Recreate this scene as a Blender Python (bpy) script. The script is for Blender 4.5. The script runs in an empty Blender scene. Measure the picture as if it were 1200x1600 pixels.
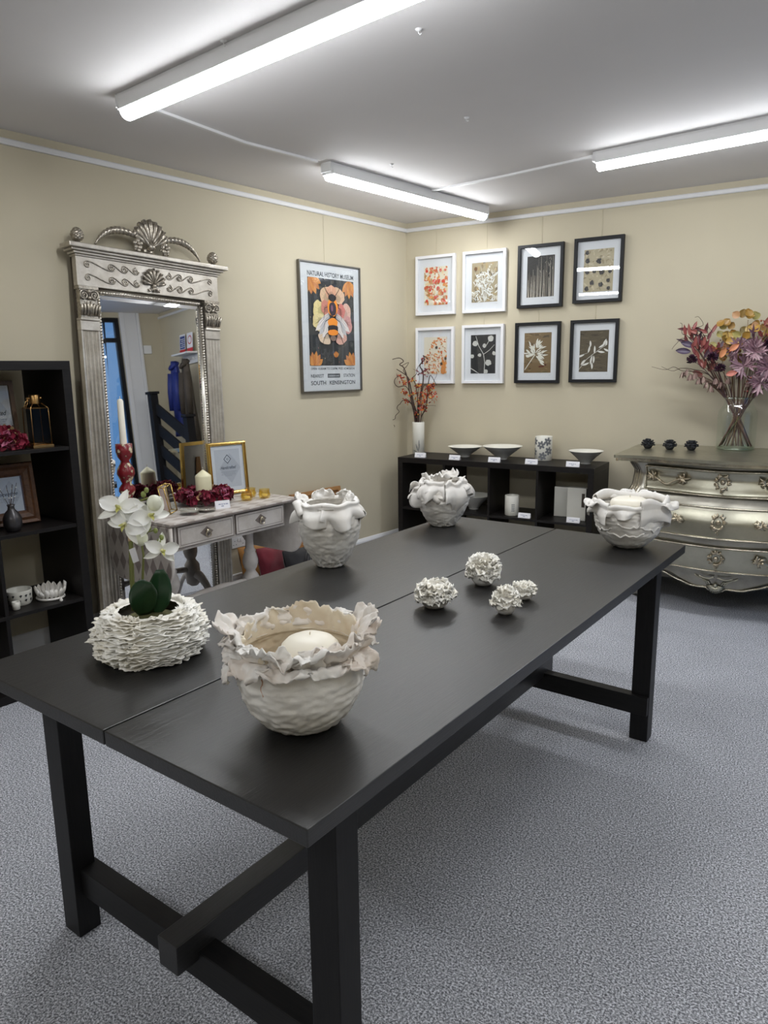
import bpy, math, random
from math import sin, cos, pi, radians, sqrt, atan2, hypot
from mathutils import Vector, Matrix, noise
from mathutils.geometry import tessellate_polygon

S = bpy.context.scene
COL = S.collection
# ------------------------------------------------------------------ camera
cam_data = bpy.data.cameras.new('camera')
cam = bpy.data.objects.new('camera', cam_data)
COL.objects.link(cam)
_r = Vector((0.8571173, 0.5149763, -0.0122188))
_u = Vector((-0.0896491, 0.1724846, 0.9809241))
_w = Vector((-0.5072602, 0.8396716, -0.1940067))
cam.matrix_world = Matrix(((_r.x, _u.x, -_w.x, 2.840), (_r.y, _u.y, -_w.y, -5.077), (_r.z, _u.z, -_w.z, 1.4154), (0, 0, 0, 1)))
cam_data.sensor_fit = 'VERTICAL'
cam_data.sensor_height = 36.0
cam_data.lens = 1129.23 * 36.0 / 1600.0
cam_data.clip_start = 0.05
S.camera = cam
# ------------------------------------------------------------------ world (dusk-blue daylight outside the window) and exposure
world = bpy.data.worlds.new('world')
S.world = world
world.use_nodes = True
world.node_tree.nodes['Background'].inputs[0].default_value = (0.18, 0.40, 0.85, 1)
world.node_tree.nodes['Background'].inputs[1].default_value = 0.75
LAMP = 56.0         # strength of every batten diffuser
S.view_settings.view_transform = 'Standard'
S.view_settings.look = 'None'
S.view_settings.gamma = 1
S.view_settings.use_curve_mapping = False
S.view_settings.exposure = 0.0
S.cycles.max_bounces = 8
S.cycles.transparent_max_bounces = 12
S.cycles.caustics_reflective = False
S.cycles.caustics_refractive = False

# ------------------------------------------------------------------ materials
def srgb(r, g, b):
    f = lambda c: (c / 255 / 12.92) if c / 255 <= 0.04045 else ((c / 255 + 0.055) / 1.055) ** 2.4
    return (f(r), f(g), f(b))

class NT:
    def __init__(s, name):
        s.m = bpy.data.materials.new(name); s.m.use_nodes = True
        s.t = s.m.node_tree; s.n = s.t.nodes
        s.b = s.n['Principled BSDF']; s.out = s.n['Material Output']
    def new(s, k, **kw):
        x = s.n.new(k)
        for a, v in kw.items(): setattr(x, a, v)
        return x
    def link(s, a, b): s.t.links.new(a, b)
    def coord(s, scale=(1, 1, 1), gen='Object', rot=(0, 0, 0)):
        c = s.new('ShaderNodeTexCoord'); m = s.new('ShaderNodeMapping')
        m.inputs['Scale'].default_value = scale; m.inputs['Rotation'].default_value = rot
        s.link(c.outputs[gen], m.inputs[0]); return m.outputs[0]
    def noise(s, vec, scale, detail=4, rough=0.5, dist=0.0):
        x = s.new('ShaderNodeTexNoise'); x.inputs['Scale'].default_value = scale
        x.inputs['Detail'].default_value = detail; x.inputs['Roughness'].default_value = rough
        x.inputs['Distortion'].default_value = dist
        s.link(vec, x.inputs['Vector']); return x.outputs['Fac']
    def ramp(s, fac, stops):
        x = s.new('ShaderNodeValToRGB'); e = x.color_ramp.elements
        while len(e) < len(stops): e.new(0.5)
        for i, (p, c) in enumerate(stops):
            e[i].position = p; e[i].color = (c[0], c[1], c[2], 1)
        s.link(fac, x.inputs[0]); return x.outputs[0]
    def bump(s, h, strength, dist=0.002):
        x = s.new('ShaderNodeBump'); x.inputs['Strength'].default_value = strength
        x.inputs['Distance'].default_value = dist
        s.link(h, x.inputs['Height']); s.link(x.outputs[0], s.b.inputs['Normal'])

def mat(name, col, rough=0.5, metal=0.0, spec=0.5, bump=None, var=0.0, coat=0.0, vcol=False, stretch=(1, 1, 1), varscale=8, sheen=0.0, aniso=None):
    t = NT(name); b = t.b
    b.inputs['Roughness'].default_value = rough; b.inputs['Metallic'].default_value = metal
    b.inputs['Specular IOR Level'].default_value = spec
    b.inputs['Coat Weight'].default_value = coat
    b.inputs['Sheen Weight'].default_value = sheen
    b.inputs['Base Color'].default_value = (*col, 1)
    if vcol:
        a = t.new('ShaderNodeAttribute', attribute_name='Col')
        t.link(a.outputs['Color'], b.inputs['Base Color'])
    elif var:
        v = t.coord(stretch)
        f = t.noise(v, varscale, 5, 0.6)
        lo = [max(0, c * (1 - var)) for c in col]; hi = [min(1, c * (1 + var)) for c in col]
        t.link(t.ramp(f, [(0.3, lo), (0.7, hi)]), b.inputs['Base Color'])
    if bump:
        v2 = t.coord(stretch)
        t.bump(t.noise(v2, bump[0], 5, 0.6), bump[1], bump[2] if len(bump) > 2 else 0.002)
    return t.m

def glass_mat(name, tint=(1, 1, 1), refl=0.9, rough=0.0, base=0.0):
    t = NT(name); t.n.remove(t.b)
    tr = t.new('ShaderNodeBsdfTransparent'); tr.inputs[0].default_value = (*tint, 1)
    gl = t.new('ShaderNodeBsdfGlossy'); gl.inputs['Roughness'].default_value = rough; gl.inputs[0].default_value = (refl, refl, refl, 1)
    lw = t.new('ShaderNodeLayerWeight'); lw.inputs[0].default_value = 0.5
    pw = t.new('ShaderNodeMath', operation='POWER'); pw.inputs[1].default_value = 5; t.link(lw.outputs['Facing'], pw.inputs[0])
    fr = t.new('ShaderNodeMath', operation='MULTIPLY'); fr.inputs[1].default_value = 0.9; t.link(pw.outputs[0], fr.inputs[0])
    ad = t.new('ShaderNodeMath', operation='ADD'); ad.inputs[1].default_value = base + 0.035; ad.use_clamp = True
    mx = t.new('ShaderNodeMixShader')
    t.link(fr.outputs[0], ad.inputs[0]); t.link(ad.outputs[0], mx.inputs[0]); t.link(tr.outputs[0], mx.inputs[1]); t.link(gl.outputs[0], mx.inputs[2])
    t.link(mx.outputs[0], t.out.inputs[0]); return t.m

def emit_mat(name, col, st):
    # LED board behind an opal cover: brightest straight down, weaker towards the sides
    t = NT(name); t.b.inputs['Base Color'].default_value = (*col, 1)
    t.b.inputs['Emission Color'].default_value = (*col, 1)
    ge = t.new('ShaderNodeNewGeometry'); sp = t.new('ShaderNodeSeparateXYZ'); t.link(ge.outputs['Normal'], sp.inputs[0])
    m = t.new('ShaderNodeMapRange'); m.inputs[1].default_value = 0.3; m.inputs[2].default_value = -0.9; m.inputs[3].default_value = 0.10 * st; m.inputs[4].default_value = st
    t.link(sp.outputs['Z'], m.inputs[0]); t.link(m.outputs[0], t.b.inputs['Emission Strength'])
    return t.m

def carpet_mat():
    t = NT('grey_speckled_carpet'); v = t.coord()
    a = t.noise(v, 190, 3, 0.75); b = t.noise(v, 3.0, 3, 0.6)
    c = t.ramp(a, [(0.36, srgb(74, 75, 81)), (0.49, srgb(158, 160, 167)), (0.61, srgb(238, 240, 247))])
    d = t.ramp(b, [(0.3, (0.86, 0.86, 0.86)), (0.7, (1, 1, 1))])
    m = t.new('ShaderNodeMix', data_type='RGBA', blend_type='MULTIPLY'); m.inputs['Factor'].default_value = 1
    t.link(c, m.inputs[6]); t.link(d, m.inputs[7]); t.link(m.outputs[2], t.b.inputs['Base Color'])
    t.b.inputs['Roughness'].default_value = 0.95; t.b.inputs['Specular IOR Level'].default_value = 0.1
    t.bump(a, 0.25, 0.003); return t.m

def wood_mat(name, c0, c1, axis_scale=(14, 1.2, 14), rough=0.42, bump=0.15, coat=0.0, spec=0.5):
    t = NT(name); v = t.coord(axis_scale)
    n = t.noise(v, 6, 6, 0.62, 1.2)
    t.link(t.ramp(n, [(0.3, c0), (0.72, c1)]), t.b.inputs['Base Color'])
    t.b.inputs['Roughness'].default_value = rough; t.b.inputs['Coat Weight'].default_value = coat
    t.b.inputs['Specular IOR Level'].default_value = spec
    t.bump(n, bump, 0.001); return t.m

def plaster_mat(name, col, v0=0.05, bscale=40):
    t = NT(name); v = t.coord()
    n = t.noise(v, 1.3, 3, 0.5)
    lo = [c * (1 - v0) for c in col]; hi = [min(1, c * (1 + v0)) for c in col]
    t.link(t.ramp(n, [(0.3, lo), (0.7, hi)]), t.b.inputs['Base Color'])
    t.b.inputs['Roughness'].default_value = 0.75; t.b.inputs['Specular IOR Level'].default_value = 0.25
    t.bump(t.noise(v, bscale, 4, 0.6), 0.12, 0.002); return t.m

def silver_leaf_mat(name, col, rough=0.25, worn=None, var=0.22, scale=(5, 5, 5), metal=0.92, bs=0.16):
    t = NT(name); v = t.coord(scale)
    n = t.noise(v, 4, 6, 0.7); n2 = t.noise(v, 28, 3, 0.6)
    lo = worn if worn else [c * (1 - var) for c in col]
    t.link(t.ramp(n, [(0.3, lo), (0.62, col)]), t.b.inputs['Base Color'])
    t.link(t.ramp(n2, [(0.2, (rough * 0.92,) * 3), (0.8, (rough * 1.1,) * 3)]), t.b.inputs['Roughness'])
    t.b.inputs['Metallic'].default_value = metal
    t.bump(n2, bs, 0.002); return t.m

def porcelain_mat(name, col, stain=None, rough=0.5, bscale=(60, 60, 90), bstr=0.25):
    t = NT(name); v = t.coord(); n = t.noise(v, 9, 5, 0.6)
    st = stain if stain else [c * 0.93 for c in col]
    t.link(t.ramp(n, [(0.36, st), (0.58, col)]), t.b.inputs['Base Color'])
    t.b.inputs['Roughness'].default_value = rough; t.b.inputs['Specular IOR Level'].default_value = 0.4
    t.b.inputs['Subsurface Weight'].default_value = 0.0
    v2 = t.coord(bscale); t.bump(t.noise(v2, 1, 4, 0.6), bstr, 0.003); return t.m

M = {}
M['wall'] = plaster_mat('beige_wall_paint', srgb(198, 189, 166))
M['ceiling'] = plaster_mat('matt_ceiling_paint', srgb(226, 223, 222), 0.03, 25)
M['trim'] = mat('white_gloss_trim', srgb(225, 225, 226), 0.35)
M['carpet'] = carpet_mat()
M['white'] = mat('white_plastic', srgb(232, 232, 232), 0.4)
M['lamp'] = emit_mat('batten_diffuser', (0.95, 0.975, 1.0), LAMP)
M['black_table'] = wood_mat('black_stained_table_wood', srgb(17, 17, 18), srgb(36, 35, 35), (30, 1.4, 30), 0.37, 0.6, 0.0, 0.8)
M['black_table_x'] = wood_mat('black_stained_rail_wood', srgb(20, 20, 21), srgb(30, 29, 29), (1.6, 26, 26), 0.42, 0.22, spec=0.25)
M['black_table_z'] = wood_mat('black_stained_leg_wood', srgb(20, 20, 21), srgb(30, 29, 30), (26, 26, 1.6), 0.42, 0.2, spec=0.25)
M['black_shelf'] = wood_mat('black_brown_shelf_foil', srgb(19, 17, 17), srgb(32, 29, 28), (1.2, 20, 20), 0.45, 0.12, spec=0.25)
M['mirror'] = mat('mirror_silvering', (0.88, 0.89, 0.9), 0.015, 1.0)
M['silver'] = silver_leaf_mat('brushed_pewter_silver', srgb(206, 200, 190), 0.36, srgb(172, 164, 152), scale=(3, 3, 3), metal=0.62)
M['silver_d'] = silver_leaf_mat('antique_silver_relief', srgb(196, 188, 174), 0.30, srgb(112, 104, 94), scale=(20, 20, 20), metal=0.75)
M['silver_b'] = mat('bright_silver_beads', srgb(214, 208, 196), 0.25, 0.85)
M['groove'] = mat('dark_antique_groove', srgb(78, 70, 62), 0.5, 0.6)
M['leaf'] = silver_leaf_mat('silver_leaf_commode', srgb(190, 187, 170), 0.30, srgb(168, 164, 146), scale=(1.1, 1.1, 1.1), bs=0.03)
M['leaf_band'] = silver_leaf_mat('silver_leaf_band', srgb(176, 172, 160), 0.32, srgb(150, 146, 136), scale=(1.6, 1.6, 1.6), bs=0.07)
M['leaf_trim'] = silver_leaf_mat('bright_silver_moulding', srgb(206, 200, 182), 0.22, srgb(170, 162, 142))
M['brass_old'] = silver_leaf_mat('aged_bronze_silver_mount', srgb(206, 196, 174), 0.28, srgb(146, 128, 100), scale=(14, 14, 14))
M['porcelain'] = porcelain_mat('white_porcelain', srgb(238, 235, 229), srgb(226, 221, 212))
M['porcelain_rough'] = porcelain_mat('ivory_porcelain_flakes', srgb(252, 250, 243), srgb(248, 243, 230), 0.55, bstr=0.08)
M['porcelain_frill'] = porcelain_mat('beige_tinged_porcelain', srgb(240, 237, 232), srgb(230, 218, 206), 0.5, (30, 30, 30), 0.15)
M['porcelain_in'] = porcelain_mat('cream_porcelain_inside', srgb(232, 222, 200), srgb(216, 198, 172), 0.5, (30, 30, 30), 0.1)
M['slab'] = porcelain_mat('smooth_white_slab_clay', srgb(238, 235, 230), srgb(228, 223, 216), 0.42, (40, 40, 40), 0.12)
M['bowl_grey'] = mat('grey_glazed_bowl', srgb(182, 182, 178), 0.35, var=0.08)
M['ceramic'] = mat('white_glazed_ceramic', srgb(226, 224, 214), 0.3, var=0.03)
M['paint'] = mat('printed_ink', (1, 1, 1), 0.55, vcol=True)
M['paper'] = mat('white_mount_board', srgb(232, 232, 236), 0.8)
M['glaze'] = glass_mat('picture_glass', (0.97, 0.98, 0.98), 0.9, 0.0)
M['clear'] = glass_mat('clear_glass', (0.93, 0.96, 0.94), 1.0, 0.0, 0.04)
M['smoke'] = glass_mat('smoked_lantern_glass', (0.80, 0.76, 0.70), 0.3, 0.06, -0.01)
M['amber'] = glass_mat('amber_glass', (0.97, 0.87, 0.52), 1.0, 0.05, 0.06)
M['frame_w'] = mat('white_frame_lacquer', srgb(234, 234, 236), 0.35)
M['frame_k'] = mat('black_frame_lacquer', srgb(24, 25, 28), 0.42, spec=0.3)
M['frame_steel'] = mat('grey_steel_frame', srgb(120, 118, 114), 0.3, 0.9)
M['gold'] = mat('gold_frame_leaf', srgb(214, 182, 108), 0.22, 1.0, bump=(60, 0.1))
M['gold_d'] = mat('dull_brass_metal', srgb(168, 132, 84), 0.3, 1.0, bump=(60, 0.1))
M['wood_c'] = wood_mat('carved_brown_wood', srgb(66, 42, 28), srgb(112, 74, 46), (6, 6, 6), 0.5, 0.5)
M['wood_l'] = wood_mat('light_brown_wood', srgb(150, 106, 62), srgb(184, 138, 88), (20, 2, 20), 0.5, 0.2)
M['wood_g'] = wood_mat('brown_picture_wood', srgb(86, 66, 50), srgb(120, 94, 72), (20, 20, 3), 0.45, 0.2)
M['chalk'] = porcelain_mat('worn_white_chalk_paint', srgb(206, 200, 194), srgb(186, 178, 170), 0.65, (6, 6, 6), 0.1)
M['chalk_edge'] = mat('rubbed_taupe_edge', srgb(122, 112, 106), 0.6)
M['wax'] = mat('cream_wax', srgb(238, 232, 196), 0.4)
M['wax_w'] = mat('ivory_candle_wax', srgb(244, 238, 222), 0.42)
M['wick'] = mat('candle_wick', srgb(214, 204, 180), 0.8)
M['foliage'] = mat('petal_and_leaf_colours', (1, 1, 1), 0.6, vcol=True)
M['satin'] = mat('satin_leaf_colours', (1, 1, 1), 0.35, vcol=True)
M['twig'] = mat('dark_brown_twig', srgb(66, 48, 40), 0.7, var=0.2)
M['stem_g'] = mat('olive_green_stem', srgb(112, 116, 62), 0.5, var=0.15)
M['black_clay'] = mat('matt_black_clay', srgb(40, 42, 46), 0.6, bump=(60, 0.4))
M['gun'] = mat('gunmetal_glaze', srgb(74, 72, 74), 0.3, 0.6)
M['velvet_r'] = mat('burgundy_velvet', srgb(120, 20, 40), 0.8, sheen=0.6, var=0.3, varscale=5)
M['velvet_m'] = mat('mustard_velvet', srgb(176, 122, 56), 0.8, sheen=0.5, var=0.25, varscale=5)
M['velvet_k'] = mat('black_velvet', srgb(30, 29, 32), 0.85, sheen=0.3)
M['pink'] = mat('blush_fabric', srgb(226, 190, 188), 0.8)
M['moss'] = mat('dry_moss', srgb(84, 82, 48), 0.95, var=0.4, varscale=60, bump=(120, 0.8))
M['coat_blue'] = mat('blue_waterproof_cloth', srgb(26, 40, 112), 0.6, var=0.3, varscale=6)
M['coat_brown'] = mat('dark_olive_cloth', srgb(62, 54, 46), 0.75, var=0.3, varscale=6)
M['stair'] = mat('charcoal_stair_paint', srgb(30, 29, 31), 0.6, spec=0.15)
M['sticker'] = mat('printed_card', (1, 1, 1), 0.5, vcol=True)
M['black_metal'] = mat('black_metal', srgb(24, 24, 26), 0.4, 0.5)
M['cord'] = mat('clear_nylon_cord', srgb(206, 198, 172), 0.4)

# ------------------------------------------------------------------ mesh builder
class G:
    def __init__(s):
        s.v = []; s.f = []; s.mi = []; s.sm = []; s.c = []; s.m = Matrix.Identity(4); s.col = (1, 1, 1); s.mat = 0; s.smooth = False
    def at(s, loc=(0, 0, 0), rz=0, ry=0, rx=0, sc=1):
        s.m = Matrix.Translation(loc) @ Matrix.Rotation(rz, 4, 'Z') @ Matrix.Rotation(ry, 4, 'Y') @ Matrix.Rotation(rx, 4, 'X') @ Matrix.Scale(sc, 4); return s
    def add(s, vs, fs, smooth=None):
        o = len(s.v); s.v += [tuple(s.m @ Vector(p)) for p in vs]
        for f in fs:
            s.f.append([o + i for i in f]); s.mi.append(s.mat); s.sm.append(s.smooth if smooth is None else smooth); s.c.append(s.col)
        return s
    def box(s, x0, x1, y0, y1, z0, z1):
        vs = [(x0, y0, z0), (x1, y0, z0), (x1, y1, z0), (x0, y1, z0), (x0, y0, z1), (x1, y0, z1), (x1, y1, z1), (x0, y1, z1)]
        return s.add(vs, [(0, 3, 2, 1), (4, 5, 6, 7), (0, 1, 5, 4), (1, 2, 6, 5), (2, 3, 7, 6), (3, 0, 4, 7)])
    def grid(s, fn, nu, nv, cu=False, cv=False, smooth=True, skip=None):
        vs = [fn(i / (nu if cu else nu - 1), j / (nv if cv else nv - 1)) for j in range(nv) for i in range(nu)]
        fs = []
        for j in range(nv if cv else nv - 1):
            for i in range(nu if cu else nu - 1):
                a = j * nu + i; b = j * nu + (i + 1) % nu; c = ((j + 1) % nv) * nu + (i + 1) % nu; d = ((j + 1) % nv) * nu + i
                fs.append((a, b, c, d))
        return s.add(vs, fs, smooth)
    def lathe(s, prof, n=32, smooth=True, cap0=True, cap1=True, sx=1, sy=1, disp=None):
        k = len(prof); vs = []
        for (r, z) in prof:
            for i in range(n):
                a = 2 * pi * i / n; rr = r + (disp(a, z, r) if disp and r > 1e-5 else 0)
                vs.append((rr * cos(a) * sx, rr * sin(a) * sy, z))
        fs = [(j * n + i, j * n + (i + 1) % n, (j + 1) * n + (i + 1) % n, (j + 1) * n + i) for j in range(k - 1) for i in range(n)]
        s.add(vs, fs, smooth)
        if cap0 and prof[0][0] > 1e-5: s.add(vs[:n], [tuple(range(n))[::-1]], False)
        if cap1 and prof[-1][0] > 1e-5: s.add(vs[-n:], [tuple(range(n))], False)
        return s
    def tube(s, pts, r, n=8, closed=False, caps=True, flat=1.0):
        P = [Vector(p) for p in pts]; k = len(P)
        R = r if isinstance(r, (list, tuple)) else [r] * k
        vs = []; N = None
        for i, p in enumerate(P):
            t = (P[(i + 1) % k] - P[i - 1]) if closed else (P[min(i + 1, k - 1)] - P[max(i - 1, 0)])
            if t.length < 1e-9: t = Vector((0, 0, 1))
            t.normalize()
            if N is None:
                N = t.orthogonal().normalized()
            else:
                N = (N - t * N.dot(t))
                N = N.normalized() if N.length > 1e-6 else t.orthogonal().normalized()
            B = t.cross(N)
            for j in range(n):
                a = 2 * pi * j / n
                vs.append(tuple(p + N * (cos(a) * R[i]) + B * (sin(a) * R[i] * flat)))
        fs = []
        for i in range(k if closed else k - 1):
            for j in range(n):
                a = i * n + j; b = i * n + (j + 1) % n; i2 = (i + 1) % k
                fs.append((a, b, i2 * n + (j + 1) % n, i2 * n + j))
        if caps and not closed: fs += [tuple(range(n))[::-1], tuple((k - 1) * n + j for j in range(n))]
        return s.add(vs, fs, True)
    def ball(s, c, r, n=10, sx=1, sy=1, sz=1):
        m = s.m; s.m = m @ Matrix.Translation(c)
        k = max(4, n // 2 + 1)
        s.lathe([(r * sin(pi * j / k), -r * cos(pi * j / k) * sz) for j in range(k + 1)], n, True, False, False, sx, sy)
        s.m = m; return s
    def prism(s, poly, a, b, axis='z'):
        """closed polygon extruded from a to b along an axis; poly gives the other two coordinates in order"""
        n = len(poly)
        pt = {'z': lambda p, q: (p[0], p[1], q), 'y': lambda p, q: (p[0], q, p[1]), 'x': lambda p, q: (q, p[0], p[1])}[axis]
        vs = [pt(p, a) for p in poly] + [pt(p, b) for p in poly]
        tr = tessellate_polygon([[Vector((p[0], p[1], 0)) for p in poly]])
        area = sum(poly[i][0] * poly[(i + 1) % n][1] - poly[(i + 1) % n][0] * poly[i][1] for i in range(n))
        if (area < 0) != (axis == 'y'): vs = [pt(p, b) for p in poly] + [pt(p, a) for p in poly]
        fs = [tuple(t) for t in tr] + [tuple(n + i for i in t)[::-1] for t in tr]
        fs += [(i, (i + 1) % n, n + (i + 1) % n, n + i) for i in range(n)]
        s.add(vs, fs, False); return s
    def leafsurf(s, base, d, up, L, Wd, curl=0.3, cup=0.2, nu=5, nv=4, tip=1.0, wav=0.0, notch=0):
        d = Vector(d).normalized(); up = Vector(up); sd = d.cross(up)
        if sd.length < 1e-5: sd = d.orthogonal()
        sd.normalize(); up = sd.cross(d).normalized(); b = Vector(base)
        def fn(a, t):
            x = (a - 0.5) * 2
            w = Wd * 0.5 * (sin(pi * min(1, t * (0.94 if tip else .8) + 0.05)) ** 0.7)
            if tip > 1: w *= (1 - t) ** 0.35 * 1.3
            z = -curl * L * t * t + cup * Wd * x * x + wav * Wd * sin(t * 9 + x * 3)
            return tuple(b + d * (L * t) + sd * (w * x) + up * z)
        return s.grid(fn, nu, nv, smooth=True)
    def build(s, name, mats, parent=None, loc=None, rz=0, rx=0, ry=0, bevel=0, seg=2, solid=0, sub=0, weld=True):
        me = bpy.data.meshes.new(name)
        me.from_pydata(s.v, [], s.f)
        if not isinstance(mats, (list, tuple)): mats = [mats]
        for m_ in mats: me.materials.append(m_)
        me.polygons.foreach_set('material_index', s.mi)
        me.polygons.foreach_set('use_smooth', s.sm)
        if any(c != (1, 1, 1) for c in s.c):
            ca = me.color_attributes.new('Col', 'FLOAT_COLOR', 'CORNER')
            buf = []
            for p in me.polygons:
                c = s.c[p.index]
                for _ in range(p.loop_total): buf += [c[0], c[1], c[2], 1.0]
            ca.data.foreach_set('color', buf)
        me.update()
        o = bpy.data.objects.new(name, me); COL.objects.link(o)
        if parent: o.parent = parent
        if loc: o.location = loc
        if rz or rx or ry: o.rotation_euler = (rx, ry, rz)
        if solid:
            md = o.modifiers.new('solid', 'SOLIDIFY'); md.thickness = solid; md.offset = 0
        if sub:
            md = o.modifiers.new('sub', 'SUBSURF'); md.levels = sub; md.render_levels = sub
        if bevel:
            md = o.modifiers.new('bevel', 'BEVEL'); md.width = bevel; md.segments = seg; md.limit_method = 'ANGLE'; md.angle_limit = radians(40)
            md.harden_normals = False
        return o

def tag(o, label, cat, group=None):
    o['label'] = label; o['category'] = cat
    if group: o['group'] = group
    return o
def thing(name, label, cat, loc=(0, 0, 0), rz=0, group=None, rx=0, ry=0):
    o = bpy.data.objects.new(name, None); COL.objects.link(o); o.empty_display_size = 0.1
    o.location = loc; o.rotation_euler = (rx, ry, rz)
    return tag(o, label, cat, group)
def struct(g, name, m, **k):
    o = g.build(name, m, **k); o['kind'] = 'structure'; return o
def dup(o, loc=None, label=None, rz=None, parent=None):
    c = o.copy(); COL.objects.link(c)
    if parent: c.parent = parent
    for ch in list(o.children): dup(ch, parent=c)
    if loc is not None: c.location = loc
    if rz is not None: c.rotation_euler = (0, 0, rz)
    if label: c['label'] = label
    return c

# ------------------------------------------------------------------ places
DL = Vector((-0.14747, -0.98907, 0)); NL = Vector((0.98907, -0.14747, 0))     # left wall: along it towards the viewer, and into the room
RZL = atan2(0.98907, 0.14747)                                                  # local x runs to the far corner, -y faces the room
def LP(s, off, z=0): return tuple(DL * s + NL * off + Vector((0, 0, z)))
TA = -0.0942
TU = Vector((sin(TA), -cos(TA), 0)); TV = Vector((-cos(TA), -sin(TA), 0))      # table: along it towards the viewer, and to the left
TL_, TW_, TH = 2.109, 1.040, 0.750
T0 = Vector((2.443, -2.222, 0))
def TP(u, v, z=0): return tuple(T0 + TU * u + TV * v + Vector((0, 0, z)))
ZC = 2.497
XR = 4.45; YB = -8.4
# ================================================================== THE ROOM
struct(G().box(-1.55, XR + 0.1, YB - 0.1, 0.1, -0.06, 0), 'floor', M['carpet'])
struct(G().box(-1.55, XR + 0.1, YB - 0.1, 0.1, ZC, ZC + 0.06), 'ceiling', M['ceiling'])
struct(G().box(-0.02, XR + 0.1, 0, 0.1, 0, ZC), 'wall_back', M['wall'])
g = G(); g.box(-8.62, 0.0, 0, 0.1, 0, ZC)
struct(g, 'wall_left', M['wall'], loc=(0, 0, 0), rz=RZL)
g = G()
WY0, WY1, WZ0, WZ1 = -2.3, -0.50, 0.12, 2.44
g.box(XR, XR + 0.1, YB, WY0, 0, ZC); g.box(XR, XR + 0.1, WY1, 0.0, 0, ZC)
g.box(XR, XR + 0.1, WY0, WY1, 0, WZ0); g.box(XR, XR + 0.1, WY0, WY1, WZ1, ZC)
struct(g, 'wall_right', M['wall'])
struct(G().box(-1.4, XR + 0.1, YB - 0.1, YB, 0, ZC), 'wall_front', M['wall'])
# picture rails under the ceiling
ZR1, ZR0 = 2.458, 2.430
def rail_prof(g, x0, x1):
    g.prism([(0, ZR0), (-0.014, ZR0), (-0.018, ZR0 + 0.006), (-0.018, ZR1 - 0.006), (-0.012, ZR1), (0, ZR1)], x0, x1, 'x')
g = G(); rail_prof(g, 0.0, XR - 0.001); struct(g, 'trim_1', M['trim'], loc=(0, -0.0005, 0))
g = G(); rail_prof(g, -8.4, -0.0); struct(g, 'trim_2', M['trim'], loc=LP(0, 0.0005), rz=RZL)
# baseboards
def base_prof(g, x0, x1, h=0.15):
    g.prism([(0, 0), (-0.016, 0), (-0.016, h - 0.02), (-0.008, h - 0.004), (-0.004, h), (0, h)], x0, x1, 'x')
g = G(); base_prof(g, 0.02, XR - 0.001); struct(g, 'baseboard_back', M['trim'], loc=(0, -0.0005, 0))
g = G(); base_prof(g, -8.4, -0.001); struct(g, 'baseboard_left', M['trim'], loc=LP(0, 0.0005), rz=RZL)
# shop window in the right wall (seen in the mirror)
w1 = bpy.data.objects.new('window_1', None); COL.objects.link(w1); w1['kind'] = 'structure'; w1.location = (XR, 0, 0)
g = G()
for y in (WY0, -1.45, WY1 - 0.05): g.box(0.02, 0.07, y, y + 0.05, WZ0, WZ1)
for z in (WZ0, 2.16, WZ1 - 0.05): g.box(0.021, 0.069, WY0, WY1, z, z + 0.05)
o = g.build('window_frame', M['black_metal'], w1); o['kind'] = 'structure'
g = G(); g.box(0.04, 0.046, WY0, WY1, WZ0, WZ1); o = g.build('window_glass', M['clear'], w1); o['kind'] = 'structure'
g = G(); g.box(-0.03, 0.0, WY1, WY1 + 0.05, 0, ZC - .001); g.box(-0.02, 0.0, WY1 + 0.052, WY1 + 0.2, 0, ZC - .001); g.box(-0.035, 0.0, WY1 + 0.202, WY1 + 0.235, 0, ZC - .001)
struct(g, 'trim_3', M['trim'], loc=(XR, 0, 0), bevel=0.004)

# ------------------------------------------------------------------ ceiling lights
def batten(loc, ang, L, label):
    t = thing('batten_light', label, 'ceiling light', loc, ang, 'long white batten lights on the ceiling')
    g = G(); g.prism([(-0.036, -0.0), (-0.038, -0.012), (-0.038, -0.057), (0.038, -0.057), (0.038, -0.012), (0.036, 0.0)], 0.012, L - 0.012, 'x')
    g.build('housing', M['white'], t, bevel=0.003)
    g = G()
    def dp(a, tt):
        th = 0.0 + pi * a; x = 0.016 + (L - 0.032) * tt
        return (x, -0.035 * cos(th), -0.058 - 0.033 * sin(th))
    g.grid(dp, 13, 3)
    for x in (0.016, L - 0.016):
        vs = [(x, -0.035 * cos(0.0 + pi * i / 12), -0.058 - 0.033 * sin(0.0 + pi * i / 12)) for i in range(13)]
        g.add(vs, [tuple(range(13))])
    g.build('diffuser', M['lamp'], t)
    for x0, x1 in ((0, 0.0155), (L - 0.0155, L)):
        g = G(); pr = [(-0.035, -0.001), (-0.037, -0.05), (-0.030, -0.078), (-0.012, -0.089), (0.012, -0.089), (0.030, -0.078), (0.037, -0.05), (0.035, -0.001)]
        if x0: g.prism(pr, x0, x1, 'x')
        else:
            g.prism([(-0.035, -0.001), (-0.036, -0.046), (0.036, -0.046), (0.035, -0.001)], -0.004, 0.0155, 'x')
        g.build('end_cap', M['white'], t, bevel=0.003)
    return t
ZL = ZC - 0.001
aA = atan2(-3.056 + 2.875, 1.484 - 0.317)
batten((0.335, -2.900, ZL), aA, 1.72, 'long batten light on the ceiling nearest the camera, above the mirror and table')
aB = atan2(1.443, 0.268)
batten((0.462, -1.690, ZL), aB, 1.50, 'batten light on the ceiling running towards the far room corner')
aC = atan2(-1.144 + 1.031, 2.512 - 1.717)
batten((1.722, -1.060, ZL), aC, 1.52, 'batten light on the ceiling at the right edge, above the framed prints')
batten((2.75, -3.25, ZL), aA, 1.5, 'batten light on the ceiling over the right side, outside the photo')
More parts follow.
